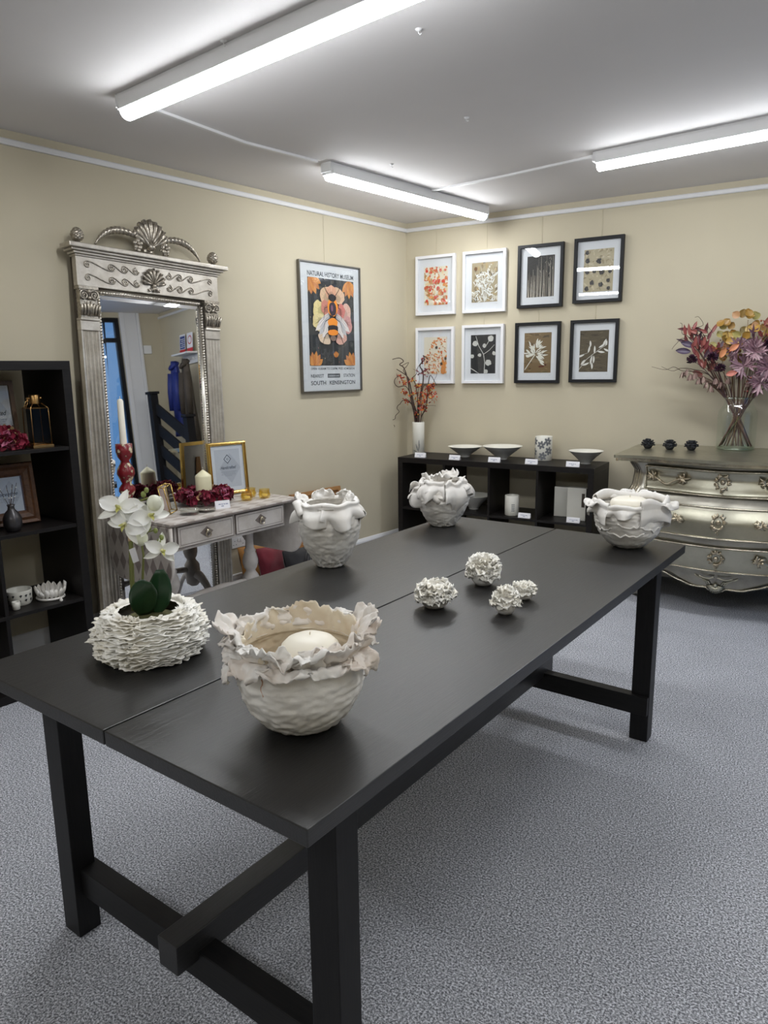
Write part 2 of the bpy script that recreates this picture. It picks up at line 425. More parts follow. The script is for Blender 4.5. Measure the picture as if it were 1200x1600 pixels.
batten((-0.3, -5.6, ZL), aA, 1.5, 'batten light on the ceiling behind and left of the camera')
batten((2.3, -6.0, ZL), aA, 1.5, 'batten light on the ceiling right behind the camera')
# surface trunking between the lights
def trunk(name, pts, wd=0.009, h=0.012):
    g = G()
    for (a, b) in zip(pts[:-1], pts[1:]):
        a = Vector(a); b = Vector(b); d = (b - a).normalized(); n = Vector((-d.y, d.x)) * wd
        q = [a - n, b - n, b + n, a + n]
        g.prism([(p.x, p.y) for p in q], ZC - h, ZC - 0.0005, 'z')
    struct(g, name, M['white'], bevel=0.002)
trunk('trim_4', [(0.335, -2.83), (0.345, -2.2), (0.445, -1.75)])
trunk('trim_5', [(0.66, -0.845), (1.2, -0.92), (1.715, -1.03)])
# small ceiling hooks
hk = [(1.384, -1.923), (0.736, -1.47), (1.606, -2.779), (1.017, -3.058)]
for i, (x, y) in enumerate(hk):
    t = G()
    t.lathe([(0.012, 0), (0.010, -0.003), (0.004, -0.006)], 10, True)
    t.tube([(0, 0, -0.004), (0, 0, -0.012), (0.005, 0, -0.018), (0.010, 0, -0.014)], 0.0018, 6)
    o = t.build('ceiling_hook', M['white'], loc=(x, y, ZC - 0.0005))
    tag(o, ['small white hook in the middle of the ceiling, between three battens', 'small white hook in the ceiling just in front of the far-corner batten',
            'small white hook in the ceiling at the top edge, right of the nearest batten', 'small white hook in the ceiling left of the nearest batten'][i], 'hook', 'small white ceiling hooks')

# ================================================================== BIG BLACK TABLE
RT = TA
tc = T0 + TU * (TL_ / 2) + TV * (TW_ / 2)
tab = thing('trestle_table', 'large black wooden trestle table with two-plank top in the middle of the room', 'table', tuple(tc), RT)
# local: x = to the right (-v), y = away (-u)
hx, hy = TW_ / 2, TL_ / 2
for sx in (-1, 1):
    g = G()
    x0, x1 = (0.0022, hx) if sx > 0 else (-hx, -0.0022)
    g.box(x0, x1, -hy, hy, TH - 0.031, TH)
    g.build('top_plank', M['black_table'], tab, bevel=0.002)
lv0, lv1 = 0.050, 0.118
def lx(v): return hx - v
def ly(u): return hy - u
LU = [(0.112, 0.172), (TL_ - 0.180, TL_ - 0.120)]
for (u0, u1) in LU:
    for (v0, v1) in ((lv0, lv1), (TW_ - lv1, TW_ - lv0)):
        g = G(); g.box(lx(v1), lx(v0), ly(u1), ly(u0), 0.0, TH - 0.032)
        g.build('leg', M['black_table_z'], tab, bevel=0.002)
cz0, cz1 = 0.112, 0.186
for (u0, u1) in ((0.148, 0.190), (TL_ - 0.190, TL_ - 0.140)):
    g = G(); g.box(lx(TW_ - 0.052), lx(0.052), ly(u1), ly(u0), cz0, cz1)
    g.build('crossbar', M['black_table_x'], tab, bevel=0.002)
    g = G(); g.box(lx(TW_ - 0.06), lx(0.06), ly(u1), ly(u0), TH - 0.10, TH - 0.0325)
    g.build('top_rail', M['black_table_x'], tab, bevel=0.002)
g = G(); g.box(-0.031 + 0.02, 0.031 + 0.02, ly(TL_ - 0.085), ly(0.10), 0.166, 0.236)
g.build('stretcher', M['black_table'], tab, bevel=0.002)
for sx in (-1, 1):
    g = G(); x = sx * (hx - 0.16); g.box(x - 0.016, x + 0.016, ly(TL_ - 0.25), ly(0.25), TH - 0.075, TH - 0.0325)
    g.build('side_rail', M['black_table_x'], tab, bevel=0.002)

# ================================================================== SHELF UNITS
def shelf_unit(label, loc, rz, W, D, H, cols, rows, missing=()):
    t = thing('cube_shelf', label, 'shelf', loc, rz)
    o_ = 0.038
    g = G(); g.box(0, W, -D, 0, H - o_, H); g.build('top_board', M['black_shelf'], t, bevel=0.001)
    g = G(); g.box(0, W, -D, 0, 0, o_); g.build('bottom_board', M['black_shelf'], t, bevel=0.001)
    for x in (0, W - o_):
        g = G(); g.box(x, x + o_, -D + 0.0005, -0.0005, o_, H - o_); g.build('side_panel', M['black_shelf'], t, bevel=0.001)
    ih = (H - 2 * o_ - (rows - 1) * 0.016) / rows; iw = (W - 2 * o_ - (cols - 1) * 0.016) / cols
    for j in range(1, rows):
        z = o_ + j * ih + (j - 1) * 0.016
        g = G(); g.box(o_, W - o_, -D + 0.004, -0.002, z, z + 0.016); g.build('shelf_board', M['black_shelf'], t, bevel=0.0008)
    for i in range(1, cols):
        x = o_ + i * iw + (i - 1) * 0.016
        for j in range(rows):
            if (i, j) in missing: continue
            z = o_ + j * (ih + 0.016)
            g = G(); g.box(x, x + 0.016, -D + 0.004, -0.002, z, z + ih); g.build('divider', M['black_shelf'], t, bevel=0.0008)
    return t
KX, KY, KW, KD, KH = 0.1446, -0.0185, 1.465, 0.388, 0.767
shelf_unit('low black open cube shelf against the back wall under the framed prints', (KX, KY, 0), 0, KW, KD, KH, 4, 2)
SH0 = 2.972; SB = 0.030; SD = 0.39; SHH = 1.468
shelf_unit('tall black open cube shelf at the left edge of the photo', LP(SH0 + 1.47, SB), RZL, 1.47, SD, SHH, 4, 4)
# ================================================================== LEANING MIRROR
mr = bpy.data.objects.new('leaning_mirror', None); COL.objects.link(mr)
tag(mr, 'tall ornate silver mirror with shell crest leaning against the left wall', 'mirror')
lean, roll = atan2(0.045, 1), radians(2.0)
mr.matrix_world = Matrix.Translation(LP(2.372, 0.155, 0.008)) @ Matrix.Rotation(RZL, 4, 'Z') @ Matrix.Rotation(-lean, 4, 'X') @ Matrix.Rotation(roll, 4, 'Y')
GW, PW = 0.300, 0.418           # half width of the glass, of the frame
ZB, ZG0, ZG1, ZF0, ZF1 = 0.0, 0.14, 1.782, 1.812, 1.952
g = G(); g.box(-GW - 0.004, GW + 0.004, 0.004, 0.010, ZG0, ZG1 + 0.004)
g.build('mirror_glass', M['mirror'], mr)
g = G()                                     # bevelled edge of the glass
bv = 0.022
g.smooth = False
xs = (-GW, GW); 
o4 = [(-GW, ZG0), (GW, ZG0), (GW, ZG1), (-GW, ZG1)]; i4 = [(-GW + bv, ZG0 + bv), (GW - bv, ZG0 + bv), (GW - bv, ZG1 - bv), (-GW + bv, ZG1 - bv)]
vs = [(x, 0.0036, z) for x, z in o4] + [(x, 0.0020, z) for x, z in i4] + [(x, 0.0038, z) for x, z in i4] + [(x, 0.0038, z) for x, z in o4]
g.add(vs, [(i, (i + 1) % 4, 4 + (i + 1) % 4, 4 + i) for i in range(4)] + [(4 + i, 4 + (i + 1) % 4, 8 + (i + 1) % 4, 8 + i) for i in range(4)])
g.build('bevelled_edge', M['mirror'], mr)
g = G(); g.box(-PW, PW, 0.012, 0.030, ZB, ZF1); g.build('backboard', M['groove'], mr)
for sx in (-1, 1):
    # pilaster with flutes
    g = G(); a, b = GW + 0.020, PW
    n = 4; prof = []
    wd = (b - a - 0.016) / n
    prof = [(a, 0.012), (a, -0.022)]
    x = a + 0.008
    for k in range(n):
        prof += [(x, -0.022), (x + wd * 0.25, -0.014), (x + wd * 0.5, -0.011), (x + wd * 0.75, -0.014)]; x += wd
    prof += [(x, -0.022), (b, -0.022), (b, 0.012)]
    if sx < 0: prof = [(-p, q) for p, q in prof][::-1]
    g.prism(prof, 0.16, 1.60, 'z')
    g.build('fluted_pilaster', M['silver'], mr)
    g = G(); q0, q1 = (a - 0.002, b + 0.002) if sx > 0 else (-b - 0.002, -a + 0.002)
    g.box(q0, q1, -0.026, 0.012, 1.60, 1.648); g.box(q0 - 0.004 * 0, q1, -0.032, 0.012, 1.648, 1.660)
    g.build('pilaster_top', M['silver'], mr, bevel=0.003)
    g = G(); g.box(q0, q1, -0.030, 0.012, 0.0, 0.16)
    g.build('pilaster_foot', M['silver'], mr, bevel=0.003)
    # capital with volutes and leaves
    g = G(); g.box(q0 + 0.006, q1 - 0.006, -0.026, 0.012, 1.66, 1.80)
    cx = (q0 + q1) / 2; w_ = (q1 - q0) / 2
    for vx in (-1, 1):
        c = (cx + vx * w_ * 0.52, 1.768)
        pts = []
        for k in range(26):
            th = k / 25 * 2 * pi * 1.9; r = 0.026 * (1 - k / 25 * 0.82)
            pts.append((c[0] - vx * r * cos(th), -0.034, c[1] + r * sin(th)))
        g.tube(pts, [0.0058 - 0.003 * k / 25 for k in range(26)], 6)
        g.ball((c[0], -0.034, c[1]), 0.006, 8)
        for k in range(3):
            xx = cx + vx * (0.012 + 0.016 * k)
            g.tube([(xx, -0.028, 1.672), (xx, -0.038, 1.70), (xx + vx * 0.004, -0.044, 1.722), (xx + vx * 0.009, -0.038, 1.730 - 0.006 * k)], [0.007, 0.008, 0.006, 0.003], 6)
    g.ball((cx, -0.036, 1.785), 0.012, 10); g.ball((cx, -0.034, 1.755), 0.010, 10)
    g.tube([(cx, -0.028, 1.67), (cx, -0.042, 1.71), (cx, -0.044, 1.738)], [0.008, 0.010, 0.004], 7)
    g.box(q0, q1, -0.034, 0.012, 1.797, 1.811)
    g.build('capital', M['silver_d'], mr)
# beaded inner border
def beads(x0, z0, x1, z1, n):
    g = G(); g.smooth = True
    for k in range(n):
        t = (k + 0.5) / n; g.ball((x0 + (x1 - x0) * t, -0.012, z0 + (z1 - z0) * t), 0.0082, 8)
    return g
for sx in (-1, 1):
    g = beads(sx * (GW + 0.009), 0.15, sx * (GW + 0.009), 1.775, 110)
    q = (GW - 0.001, GW + 0.0195); q = q if sx > 0 else (-q[1], -q[0])
    g.box(q[0], q[1], -0.006, 0.012, ZG0, 1.79); g.build('beaded_border', M['silver_b'], mr)
g = beads(-GW, ZG1 + 0.009, GW, ZG1 + 0.009, 42); g.box(-GW - 0.02, GW + 0.02, -0.006, 0.012, ZG1 - 0.001, 1.811); g.build('beaded_border', M['silver_b'], mr)
g = G(); g.box(-PW + .1, PW - .1, -0.02, 0.012, 0.0, ZG0); g.build('bottom_rail', M['silver'], mr, bevel=0.003)
# frieze with running scrolls and a shell
g = G(); g.box(-PW - 0.002, PW + 0.002, -0.026, 0.012, ZF0, ZF1); g.build('frieze', M['silver'], mr, bevel=0.002)
def fan(g, cx, z0, R, y, n=9, spread=1.25, th=0.008):
    for k in range(n):
        a = (k / (n - 1) - 0.5) * 2 * spread; L = R * (1 - 0.18 * abs(a / spread) ** 1.6)
        pts = [(cx + sin(a) * L * t, y - 0.012 * sin(pi * min(1, t * 0.9)), z0 + cos(a) * L * t + (0.1 * R if t > 0.9 else 0)) for t in (0.12, 0.35, 0.6, 0.8, 0.93)]
        pts.append((cx + sin(a) * L * 1.0, y - 0.012, z0 + cos(a) * L * 1.0))
        r = th
        g.tube(pts, [r * 0.35, r * 0.6, r * 0.9, r * 1.15, r * 1.25, r * 0.9], 7)
def scroll_row(g, x0, x1, zc, h, sx, n=4):
    """running wave of spiral scrolls; x0 is the outer end, the outermost link is the longest"""
    D = 1 if x1 > x0 else -1
    xs = [x0 + (x1 - x0) * t for t in (0.0, 0.46, 0.72, 0.96)]
    R = h * 0.36; y = -0.029
    for k, x in enumerate(xs):
        # spiral opening upwards, ends at its top; then the tail sweeps down to the foot of the next scroll
        pts = []
        for j in range(26):
            t = j / 25; th = pi * 0.5 + D * (1 - t) * 2 * pi * 1.35; rr = R * (0.18 + 0.82 * t)
            pts.append((x + rr * cos(th), y, zc + h * 0.10 + rr * sin(th)))
        if k < 3:
            p = Vector(pts[-1]); nx = xs[k + 1]; q = Vector((nx, y, zc + h * 0.10 - R * 1.02))
            for j in range(1, 13):
                t = j / 12; s_ = t * t * (3 - 2 * t)
                pts.append((p.x + (q.x - p.x) * t, y, p.z + (q.z - p.z) * s_))
            for j in range(1, 9):
                a = -pi / 2 + D * j / 8 * pi * 0.5; pts.append((nx + R * 1.02 * cos(a), y, zc + h * 0.10 + R * 1.02 * sin(a)))
        g.tube(pts, 0.0030, 6)
for sx in (-1, 1):
    for zc, in ((ZF0 + 0.098,), (ZF0 + 0.036,)):
        g = G(); scroll_row(g, sx * (PW - 0.055), sx * 0.088, zc, 0.046, sx if sx < 0 else sx)
        g.build('scroll_moulding', M['silver_d'], mr)
g = G(); fan(g, 0, ZF0 + 0.045, 0.080, -0.030, 9, 1.45, 0.007)
g.ball((0, -0.034, ZF0 + 0.040), 0.012, 10)
for sx in (-1, 1):
    g.tube([(0, -0.03, ZF0 + 0.036), (sx * 0.012, -0.036, ZF0 + 0.022), (sx * 0.028, -0.034, ZF0 + 0.014), (sx * 0.034, -0.03, ZF0 + 0.024)], [0.008, 0.008, 0.006, 0.003], 7)
g.tube([(0, -0.03, ZF0 + 0.036), (0, -0.034, ZF0 + 0.008)], [0.008, 0.005], 7)
g.build('shell_ornament', M['silver_d'], mr)
# cornice: stepped moulding, deeper and wider at the top
CW = 0.475
g = G()
steps = [(0.425, -0.034, 1.950, 1.960), (0.435, -0.042, 1.960, 1.972), (0.450, -0.054, 1.972, 1.984), (0.468, -0.070, 1.984, 2.006)]
for (hw, y, z0, z1) in steps: g.box(-hw, hw, y, 0.028, z0, z1)
g.build('cornice', M['silver'], mr, bevel=0.004, seg=3)
# pine cone finials
for sx in (-1, 1):
    g = G(); x = sx * 0.400
    g.lathe([(0.020, 2.006), (0.022, 2.011), (0.012, 2.016), (0.010, 2.021)], 16)
    n = 24
    vs = []
    g.m = Matrix.Translation((x, -0.02, 0)); g.v = [(p[0] + x, p[1] - 0.02, p[2]) for p in g.v]
    def cone(a, t):
        th = 2 * pi * a; z = 2.020 + 0.066 * t; r = 0.027 * (sin(pi * (0.12 + 0.88 * t)) ** 0.75)
        r += 0.0062 * abs(sin(4 * th + t * 14)) * abs(sin(4 * th - t * 14)) * (1 if 0.05 < t < 0.97 else 0)
        return (r * cos(th), r * sin(th), z)
    g.grid(cone, 48, 22, cu=True)
    g.build('pine_cone_finial', M['silver_d'], mr)
# crest: big shell, two rosettes and two ribbed horns
g = G(); fan(g, 0, 2.045, 0.135, -0.022, 9, 1.05, 0.0125)
g.ball((0, -0.028, 2.050), 0.022, 12); g.lathe([(0.062, 2.006), (0.064, 2.012), (0.040, 2.018), (0.030, 2.028), (0.034, 2.036), (0.018, 2.05)], 24, sy=0.45)
for sx in (-1, 1):
    g.tube([(sx * 0.010, -0.034, 2.048), (sx * 0.030, -0.040, 2.066), (sx * 0.052, -0.040, 2.094), (sx * 0.078, -0.036, 2.112), (sx * 0.10, -0.03, 2.118)], [0.007, 0.008, 0.008, 0.007, 0.006], 7)
g.build('shell_crest', M['silver_d'], mr)
for sx in (-1, 1):
    g = G(); c = (sx * 0.082, -0.036, 2.052)
    for k in range(5):
        a = 2 * pi * k / 5 + 0.3; g.ball((c[0] + 0.018 * cos(a), c[1], c[2] + 0.018 * sin(a)), 0.0135, 9, sy=0.6)
    g.ball((c[0], c[1] - 0.008, c[2]), 0.008, 8)
    g.tube([(c[0], c[1] + .006, c[2]), (c[0] - sx * .03, -0.03, 2.04)], 0.006, 6)
    g.ball((c[0] - sx * 0.004, c[1] + .004, c[2] - 0.030), 0.012, 8); g.ball((c[0] + sx * .014, c[1] + .004, c[2] - 0.026), 0.009, 8)
    g.build('rosette', M['silver_d'], mr)
    g = G(); pts = []; rr = []
    for k in range(60):
        t = k / 59; a = pi * (0.30 + 0.66 * t)
        x = 0.175 - 0.148 * cos(a) * 1.0; z = 2.006 + 0.104 * sin(a) ** 0.9 if sin(a) > 0 else 2.006
        x = 0.085 + 0.225 * t + 0.02 * sin(pi * t)
        z = 2.010 + 0.098 * (sin(pi * (0.32 + 0.66 * t)) ** 0.8)
        pts.append((sx * x, -0.022, z))
        base = 0.013 + 0.009 * sin(pi * min(1, t * 1.05) ** 0.9) - 0.008 * t
        rr.append(base * (0.84 + 0.22 * ((k % 5) / 4)))
    g.tube(pts, rr, 10)
    g.build('horn_garland', M['silver_d'], mr)

# ================================================================== DROP-LEAF TABLE
DLS, DLO, DLA, DLL, DLD, DLZ = 1.862, 0.168, 0.045, 0.873, 0.492, 0.718
# origin at the far/back corner: local x to the right (towards the corner), -y to the room
dlt = bpy.data.objects.new('drop_leaf_table', None); COL.objects.link(dlt)
ux = (DL * cos(DLA) + NL * sin(DLA)); uy = (-DL * sin(DLA) + NL * cos(DLA))
org = Vector(LP(DLS, DLO)) + ux * (DLL / 2)
dlt.location = org; dlt.rotation_euler = (0, 0, atan2((-ux).y, (-ux).x))
tag(dlt, 'white chalk-painted drop-leaf table with two drawers in front of the ornate mirror', 'table')
hl = DLL / 2
def harlequin(t, base, dark, su, sv, u, v):
    pass
def diamond_mat(name='harlequin_diamond_paint', dark=srgb(138, 127, 122), light=srgb(190, 182, 174)):
    t = NT(name); c = t.new('ShaderNodeTexCoord')
    sp = t.new('ShaderNodeSeparateXYZ'); t.link(c.outputs['Object'], sp.inputs[0])
    def math_(op, a, b=None):
        n = t.new('ShaderNodeMath', operation=op)
        for i, q in enumerate((a, b)):
            if q is None: continue
            if isinstance(q, (int, float)): n.inputs[i].default_value = q
            else: t.link(q, n.inputs[i])
        return n.outputs[0]
    # pattern runs in (y, x or z): |frac(u)-.5| + |frac(v)-.5| < .5 makes diamonds touching at the tips
    ge = t.new('ShaderNodeNewGeometry'); sn = t.new('ShaderNodeSeparateXYZ'); 
    xz = math_('ADD', sp.outputs['X'], sp.outputs['Z'])
    u = math_('ABSOLUTE', math_('SUBTRACT', math_('FRACT', math_('ADD', math_('MULTIPLY', sp.outputs['Y'], 1 / 0.062), 40.2)), 0.5))
    v = math_('ABSOLUTE', math_('SUBTRACT', math_('FRACT', math_('ADD', math_('MULTIPLY', xz, 1 / 0.118), 40.1)), 0.5))
    d = math_('ADD', u, v)
    m = math_('LESS_THAN', d, 0.42)
    r = t.ramp(m, [(0.0, light), (1.0, dark)])
    n = t.noise(t.coord(), 14, 4, 0.6)
    w = t.ramp(n, [(0.35, (0.82, 0.8, 0.79)), (0.65, (1, 1, 1))])
    mm = t.new('ShaderNodeMix', data_type='RGBA', blend_type='MULTIPLY'); mm.inputs['Factor'].default_value = 1
    t.link(r, mm.inputs[6]); t.link(w, mm.inputs[7]); t.link(mm.outputs[2], t.b.inputs['Base Color'])
    t.b.inputs['Roughness'].default_value = 0.55; return t.m
M['diamond'] = diamond_mat()
M['diamond_top'] = diamond_mat('faded_diamond_top_paint', srgb(178, 168, 160), srgb(208, 202, 196))
g = G(); g.box(-hl, hl, -DLD, 0, DLZ - 0.016, DLZ); g.mat = 0
g.build('table_top', M['diamond_top'], dlt, bevel=0.003)
g = G(); g.box(-hl + 0.002, hl - 0.002, -DLD - 0.003, 0.003, DLZ - 0.013, DLZ - 0.007); g.build('top_edge_line', M['chalk_edge'], dlt)
# apron box
g = G(); ai = 0.045; az0, az1 = DLZ - 0.145, DLZ - 0.0165
g.box(-hl + ai, hl - ai - 0.05, -DLD + 0.030, -0.03, az0, az1); g.build('apron', M['chalk'], dlt, bevel=0.002)
fx0, fx1 = -hl + ai, hl - ai - 0.05
for k in range(2):
    wdr = (fx1 - fx0 - 0.05) / 2
    x0 = fx0 + 0.015 + k * (wdr + 0.020); x1 = x0 + wdr
    d = bpy.data.objects.new('drawer', None); COL.objects.link(d); d.parent = dlt
    yf = -DLD + 0.030
    g = G(); g.box(x0, x1, yf - 0.010, yf - 0.0005, az0 + 0.018, az1 - 0.012); g.build('drawer_front', M['chalk'], d, bevel=0.002)
    g = G(); e = 0.0022
    for (a0, a1, b0, b1) in ((x0 - e, x1 + e, az0 + 0.018 - e, az0 + 0.018), (x0 - e, x1 + e, az1 - 0.012, az1 - 0.012 + e), (x0 - e, x0, az0 + 0.018, az1 - 0.012), (x1, x1 + e, az0 + 0.018, az1 - 0.012)):
        g.box(a0, a1, yf - 0.0105, yf - 0.0006, b0, b1)
    for (a0, a1, b0, b1) in ((x0 + .012, x1 - .012, az0 + 0.028, az0 + 0.030), (x0 + .012, x1 - .012, az1 - 0.024, az1 - 0.022), (x0 + .012, x0 + .014, az0 + 0.028, az1 - 0.022), (x1 - .014, x1 - .012, az0 + 0.028, az1 - 0.022)):
        g.box(a0, a1, yf - 0.0108, yf - 0.0098, b0, b1)
    g.build('drawer_edge_line', M['chalk_edge'], d)
    cx, cz = (x0 + x1) / 2, (az0 + az1) / 2 + 0.004
    g = G(); g.prism([(cx - 0.040, cz), (cx, cz - 0.027), (cx + 0.040, cz), (cx, cz + 0.027)], yf - 0.012, yf - 0.0101, 'y'); g.build('diamond_backplate', M['chalk_edge'], d)
    g = G(); g.ball((cx, yf - 0.018, cz + 0.006), 0.011, 10)
    g.tube([(cx + 0.015 * sin(a_), yf - 0.024, cz - 0.010 - 0.015 * cos(a_)) for a_ in [2 * pi * i_ / 18 for i_ in range(18)]], 0.003, 6, closed=True)
    g.build('ring_pull', M['brass_old'], d)
# hanging leaves at both ends (rounded lower corners)
def leaf_poly(R=0.10, H=0.300, n=8):
    y0, y1 = -DLD - 0.004, 0.004
    p = [(y0, 0), (y0, -H + R)]
    p += [(y0 + R - R * cos(pi / 2 * i / n), -H + R - R * sin(pi / 2 * i / n)) for i in range(1, n + 1)]
    p += [(y1 - R + R * sin(pi / 2 * i / n), -H + R - R * cos(pi / 2 * i / n)) for i in range(0, n + 1)]
    p += [(y1, 0)]
    return [(a, DLZ - 0.018 + b) for a, b in p]
for sx in (-1, 1):
    g = G(); x0 = sx * (hl - 0.010)
    g.prism(leaf_poly(), min(x0, x0 + sx * 0.016), max(x0, x0 + sx * 0.016), 'x')
    o = g.build('drop_leaf', M['diamond'] if sx < 0 else M['chalk'], dlt, bevel=0.002)
    if sx < 0: o['label'] = 'hanging leaf painted with grey harlequin diamonds'
    g = G(); P_ = leaf_poly(); xc = x0 + sx * 0.008
    g.tube([(xc, y_, z_) for y_, z_ in P_], 0.0086, 6); g.build('leaf_edge', M['chalk'], dlt)
# turned pedestals with splayed feet, and the stretcher between them
colp = [(0.040, 0.57), (0.040, 0.555), (0.030, 0.545), (0.024, 0.53), (0.022, 0.47), (0.024, 0.43), (0.034, 0.415), (0.030, 0.405), (0.038, 0.385), (0.044, 0.36), (0.043, 0.34), (0.036, 0.315), (0.026, 0.30), (0.030, 0.288), (0.040, 0.275), (0.046, 0.262), (0.048, 0.20), (0.044, 0.15), (0.02, 0.13)]
px = hl - 0.165
for sx in (-1, 1):
    g = G(); g.lathe([(r, z) for r, z in colp][::-1], 28); g.m = Matrix.Identity(4)
    o = g.build('pedestal', M['chalk'], dlt, loc=(sx * px, -DLD / 2, 0))
    g = G(); g.prism([(-0.13, DLZ - 0.146), (0.13, DLZ - 0.146), (0.10, DLZ - 0.17), (0.05, 0.575), (0.04, 0.56), (-0.04, 0.56), (-0.05, 0.575), (-0.10, DLZ - 0.17)], -0.016, 0.016, 'x')
    g.build('bracket', M['chalk'], dlt, loc=(sx * px, -DLD / 2, -0.001), bevel=0.002)
    for sy in (-1, 1):
        g = G(); ft = []
        for k in range(15):
            t = k / 14
            ft.append((0, sy * (0.03 + 0.185 * t), 0.205 - 0.185 * (t ** 1.5) - 0.02 * sin(pi * t) * -1))
        g.tube(ft, [0.030 - 0.014 * (k / 14) for k in range(15)], 8, flat=0.6)
        g.ball((0, sy * 0.213, 0.017), 0.017, 8)
        g.build('splayed_foot', M['chalk'], dlt, loc=(sx * px, -DLD / 2, 0))
g = G(); pts = [(-px + (2 * px) * k / 24, -DLD / 2, 0.235 + 0.018 * sin(pi * k / 24)) for k in range(25)]
g.tube(pts, [0.014 + 0.005 * abs(sin(k * pi / 6)) for k in range(25)], 10); g.build('stretcher', M['chalk'], dlt)

# ================================================================== BOMBE COMMODE
cm = thing('bombe_commode', 'silver-leaf bombe commode with three curved drawers at the right edge', 'chest of drawers', (2.405, -0.030, 0))
CTZ = 0.905
def hxz(z):    # half width of the body at height z
    P_ = [(0.0, 0.50), (0.10, 0.505), (0.20, 0.53), (0.35, 0.575), (0.5, 0.585), (0.62, 0.555), (0.72, 0.512), (0.80, 0.505), (0.86, 0.535), (0.90, 0.55)]
    return interp(P_, z)
def dz(z):
    P_ = [(0.0, 0.60), (0.10, 0.60), (0.20, 0.625), (0.32, 0.685), (0.45, 0.725), (0.56, 0.722), (0.64, 0.695), (0.72, 0.655), (0.79, 0.640), (0.86, 0.665), (0.90, 0.68)]
    return interp(P_, z)
def interp(P_, z):
    if z <= P_[0][0]: return P_[0][1]
    for (a, b), (c, d) in zip(P_[:-1], P_[1:]):
        if z <= c:
            t = (z - a) / (c - a); t = t * t * (3 - 2 * t) * 0.5 + t * 0.5; return b + (d - b) * t
    return P_[-1][1]
def front_y(x, z, hw=None):
    hw = hw or hxz(z); q = max(-1, min(1, x / hw))
    return -(dz(z) - 0.055 + 0.095 * (0.5 + 0.5 * cos(pi * q)))
CH = 0.06
def body_pt(u, z):
    hw = hxz(z); d = dz(z)
    yf = -(d - 0.055)
    L1 = d - 0.055 - CH; L2 = CH * 1.41; L3 = 2 * (hw - CH)
    tot = 2 * L1 + 2 * L2 + L3; s = u * tot
    if s < L1: return (-hw - 0.02 * sin(pi * s / L1) * 0, -s, z)
    s -= L1
    if s < L2: t = s / L2; return (-hw + CH * t, -L1 - CH * t, z)
    s -= L2
    if s < L3:
        x = -hw + CH + s; return (x, front_y(x, z, hw - CH * 0.98), z)
    s -= L3
    if s < L2: t = s / L2; return (hw - CH + CH * t, yf + CH * t, z)
    s -= L2
    return (hw, yf + CH + s, z)
def apron_z(x):
    ax = abs(x)
    P_ = [(0.0, 0.135), (0.03, 0.137), (0.055, 0.155), (0.075, 0.152), (0.13, 0.150), (0.20, 0.17), (0.30, 0.205), (0.40, 0.215), (0.47, 0.17), (0.52, 0.03), (0.60, 0.0)]
    return interp(P_, ax)
def bpt(u, v):
    p = body_pt(u, 0.5); z0 = apron_z(p[0]) if p[1] < -0.5 else (0.18 if -0.5 < p[1] < -0.12 else 0.02)
    z = z0 + (CTZ - 0.036 - z0) * v
    return body_pt(u, z)
g = G(); g.grid(bpt, 170, 40); g.build('carcass', M['leaf_band'], cm, solid=0.012)
# corner posts with ribs
for sx in (-1, 1):
    g = G()
    for off in (0.008, 0.026, 0.044):
        pts = []
        for k in range(30):
            z = 0.18 + (CTZ - 0.05 - 0.18) * k / 29; hw = hxz(z); d = dz(z) - 0.055
            pts.append((sx * (hw - off), -(d - CH + off) - 0.002, z))
        g.tube(pts, 0.006, 6)
    g.build('corner_ribs', M['leaf_trim'], cm)
# moulded top
def top_edge(n=70, grow=0.0):
    W_ = 0.592 + grow; pts = [(-W_ + 0.012, 0.0)]
    D_ = 0.742
    pts += [(-W_, -D_ * k / 6) for k in range(1, 6)]
    pts += [(-W_, -D_ + 0.02), (-W_ + 0.012, -D_ - grow)]
    for k in range(1, n):
        x = -W_ + 0.012 + 2 * (W_ - 0.012) * k / n
        q = x / W_
        pts.append((x, -(D_ - 0.035 * sin(pi * min(1, (1 - abs(q)) / 0.5)) * (1 if abs(q) > .5 else 0) + 0.050 * (0.5 + 0.5 * cos(pi * min(1, abs(q) / 0.62))) + grow)))
    pts += [(W_ - 0.012, -D_ - grow), (W_, -D_ + 0.02)]
    pts += [(W_, -D_ * k / 6) for k in range(5, 0, -1)]
    pts += [(W_ - 0.012, 0.0)]
    return pts
te = top_edge()
g = G(); g.prism(te, CTZ - 0.016, CTZ, 'z')
g.build('top', M['leaf'], cm, bevel=0.006, seg=3)
g = G(); g.prism(top_edge(grow=-0.012), CTZ - 0.034, CTZ - 0.0165, 'z'); g.build('top_moulding', M['leaf_trim'], cm, bevel=0.006, seg=3)
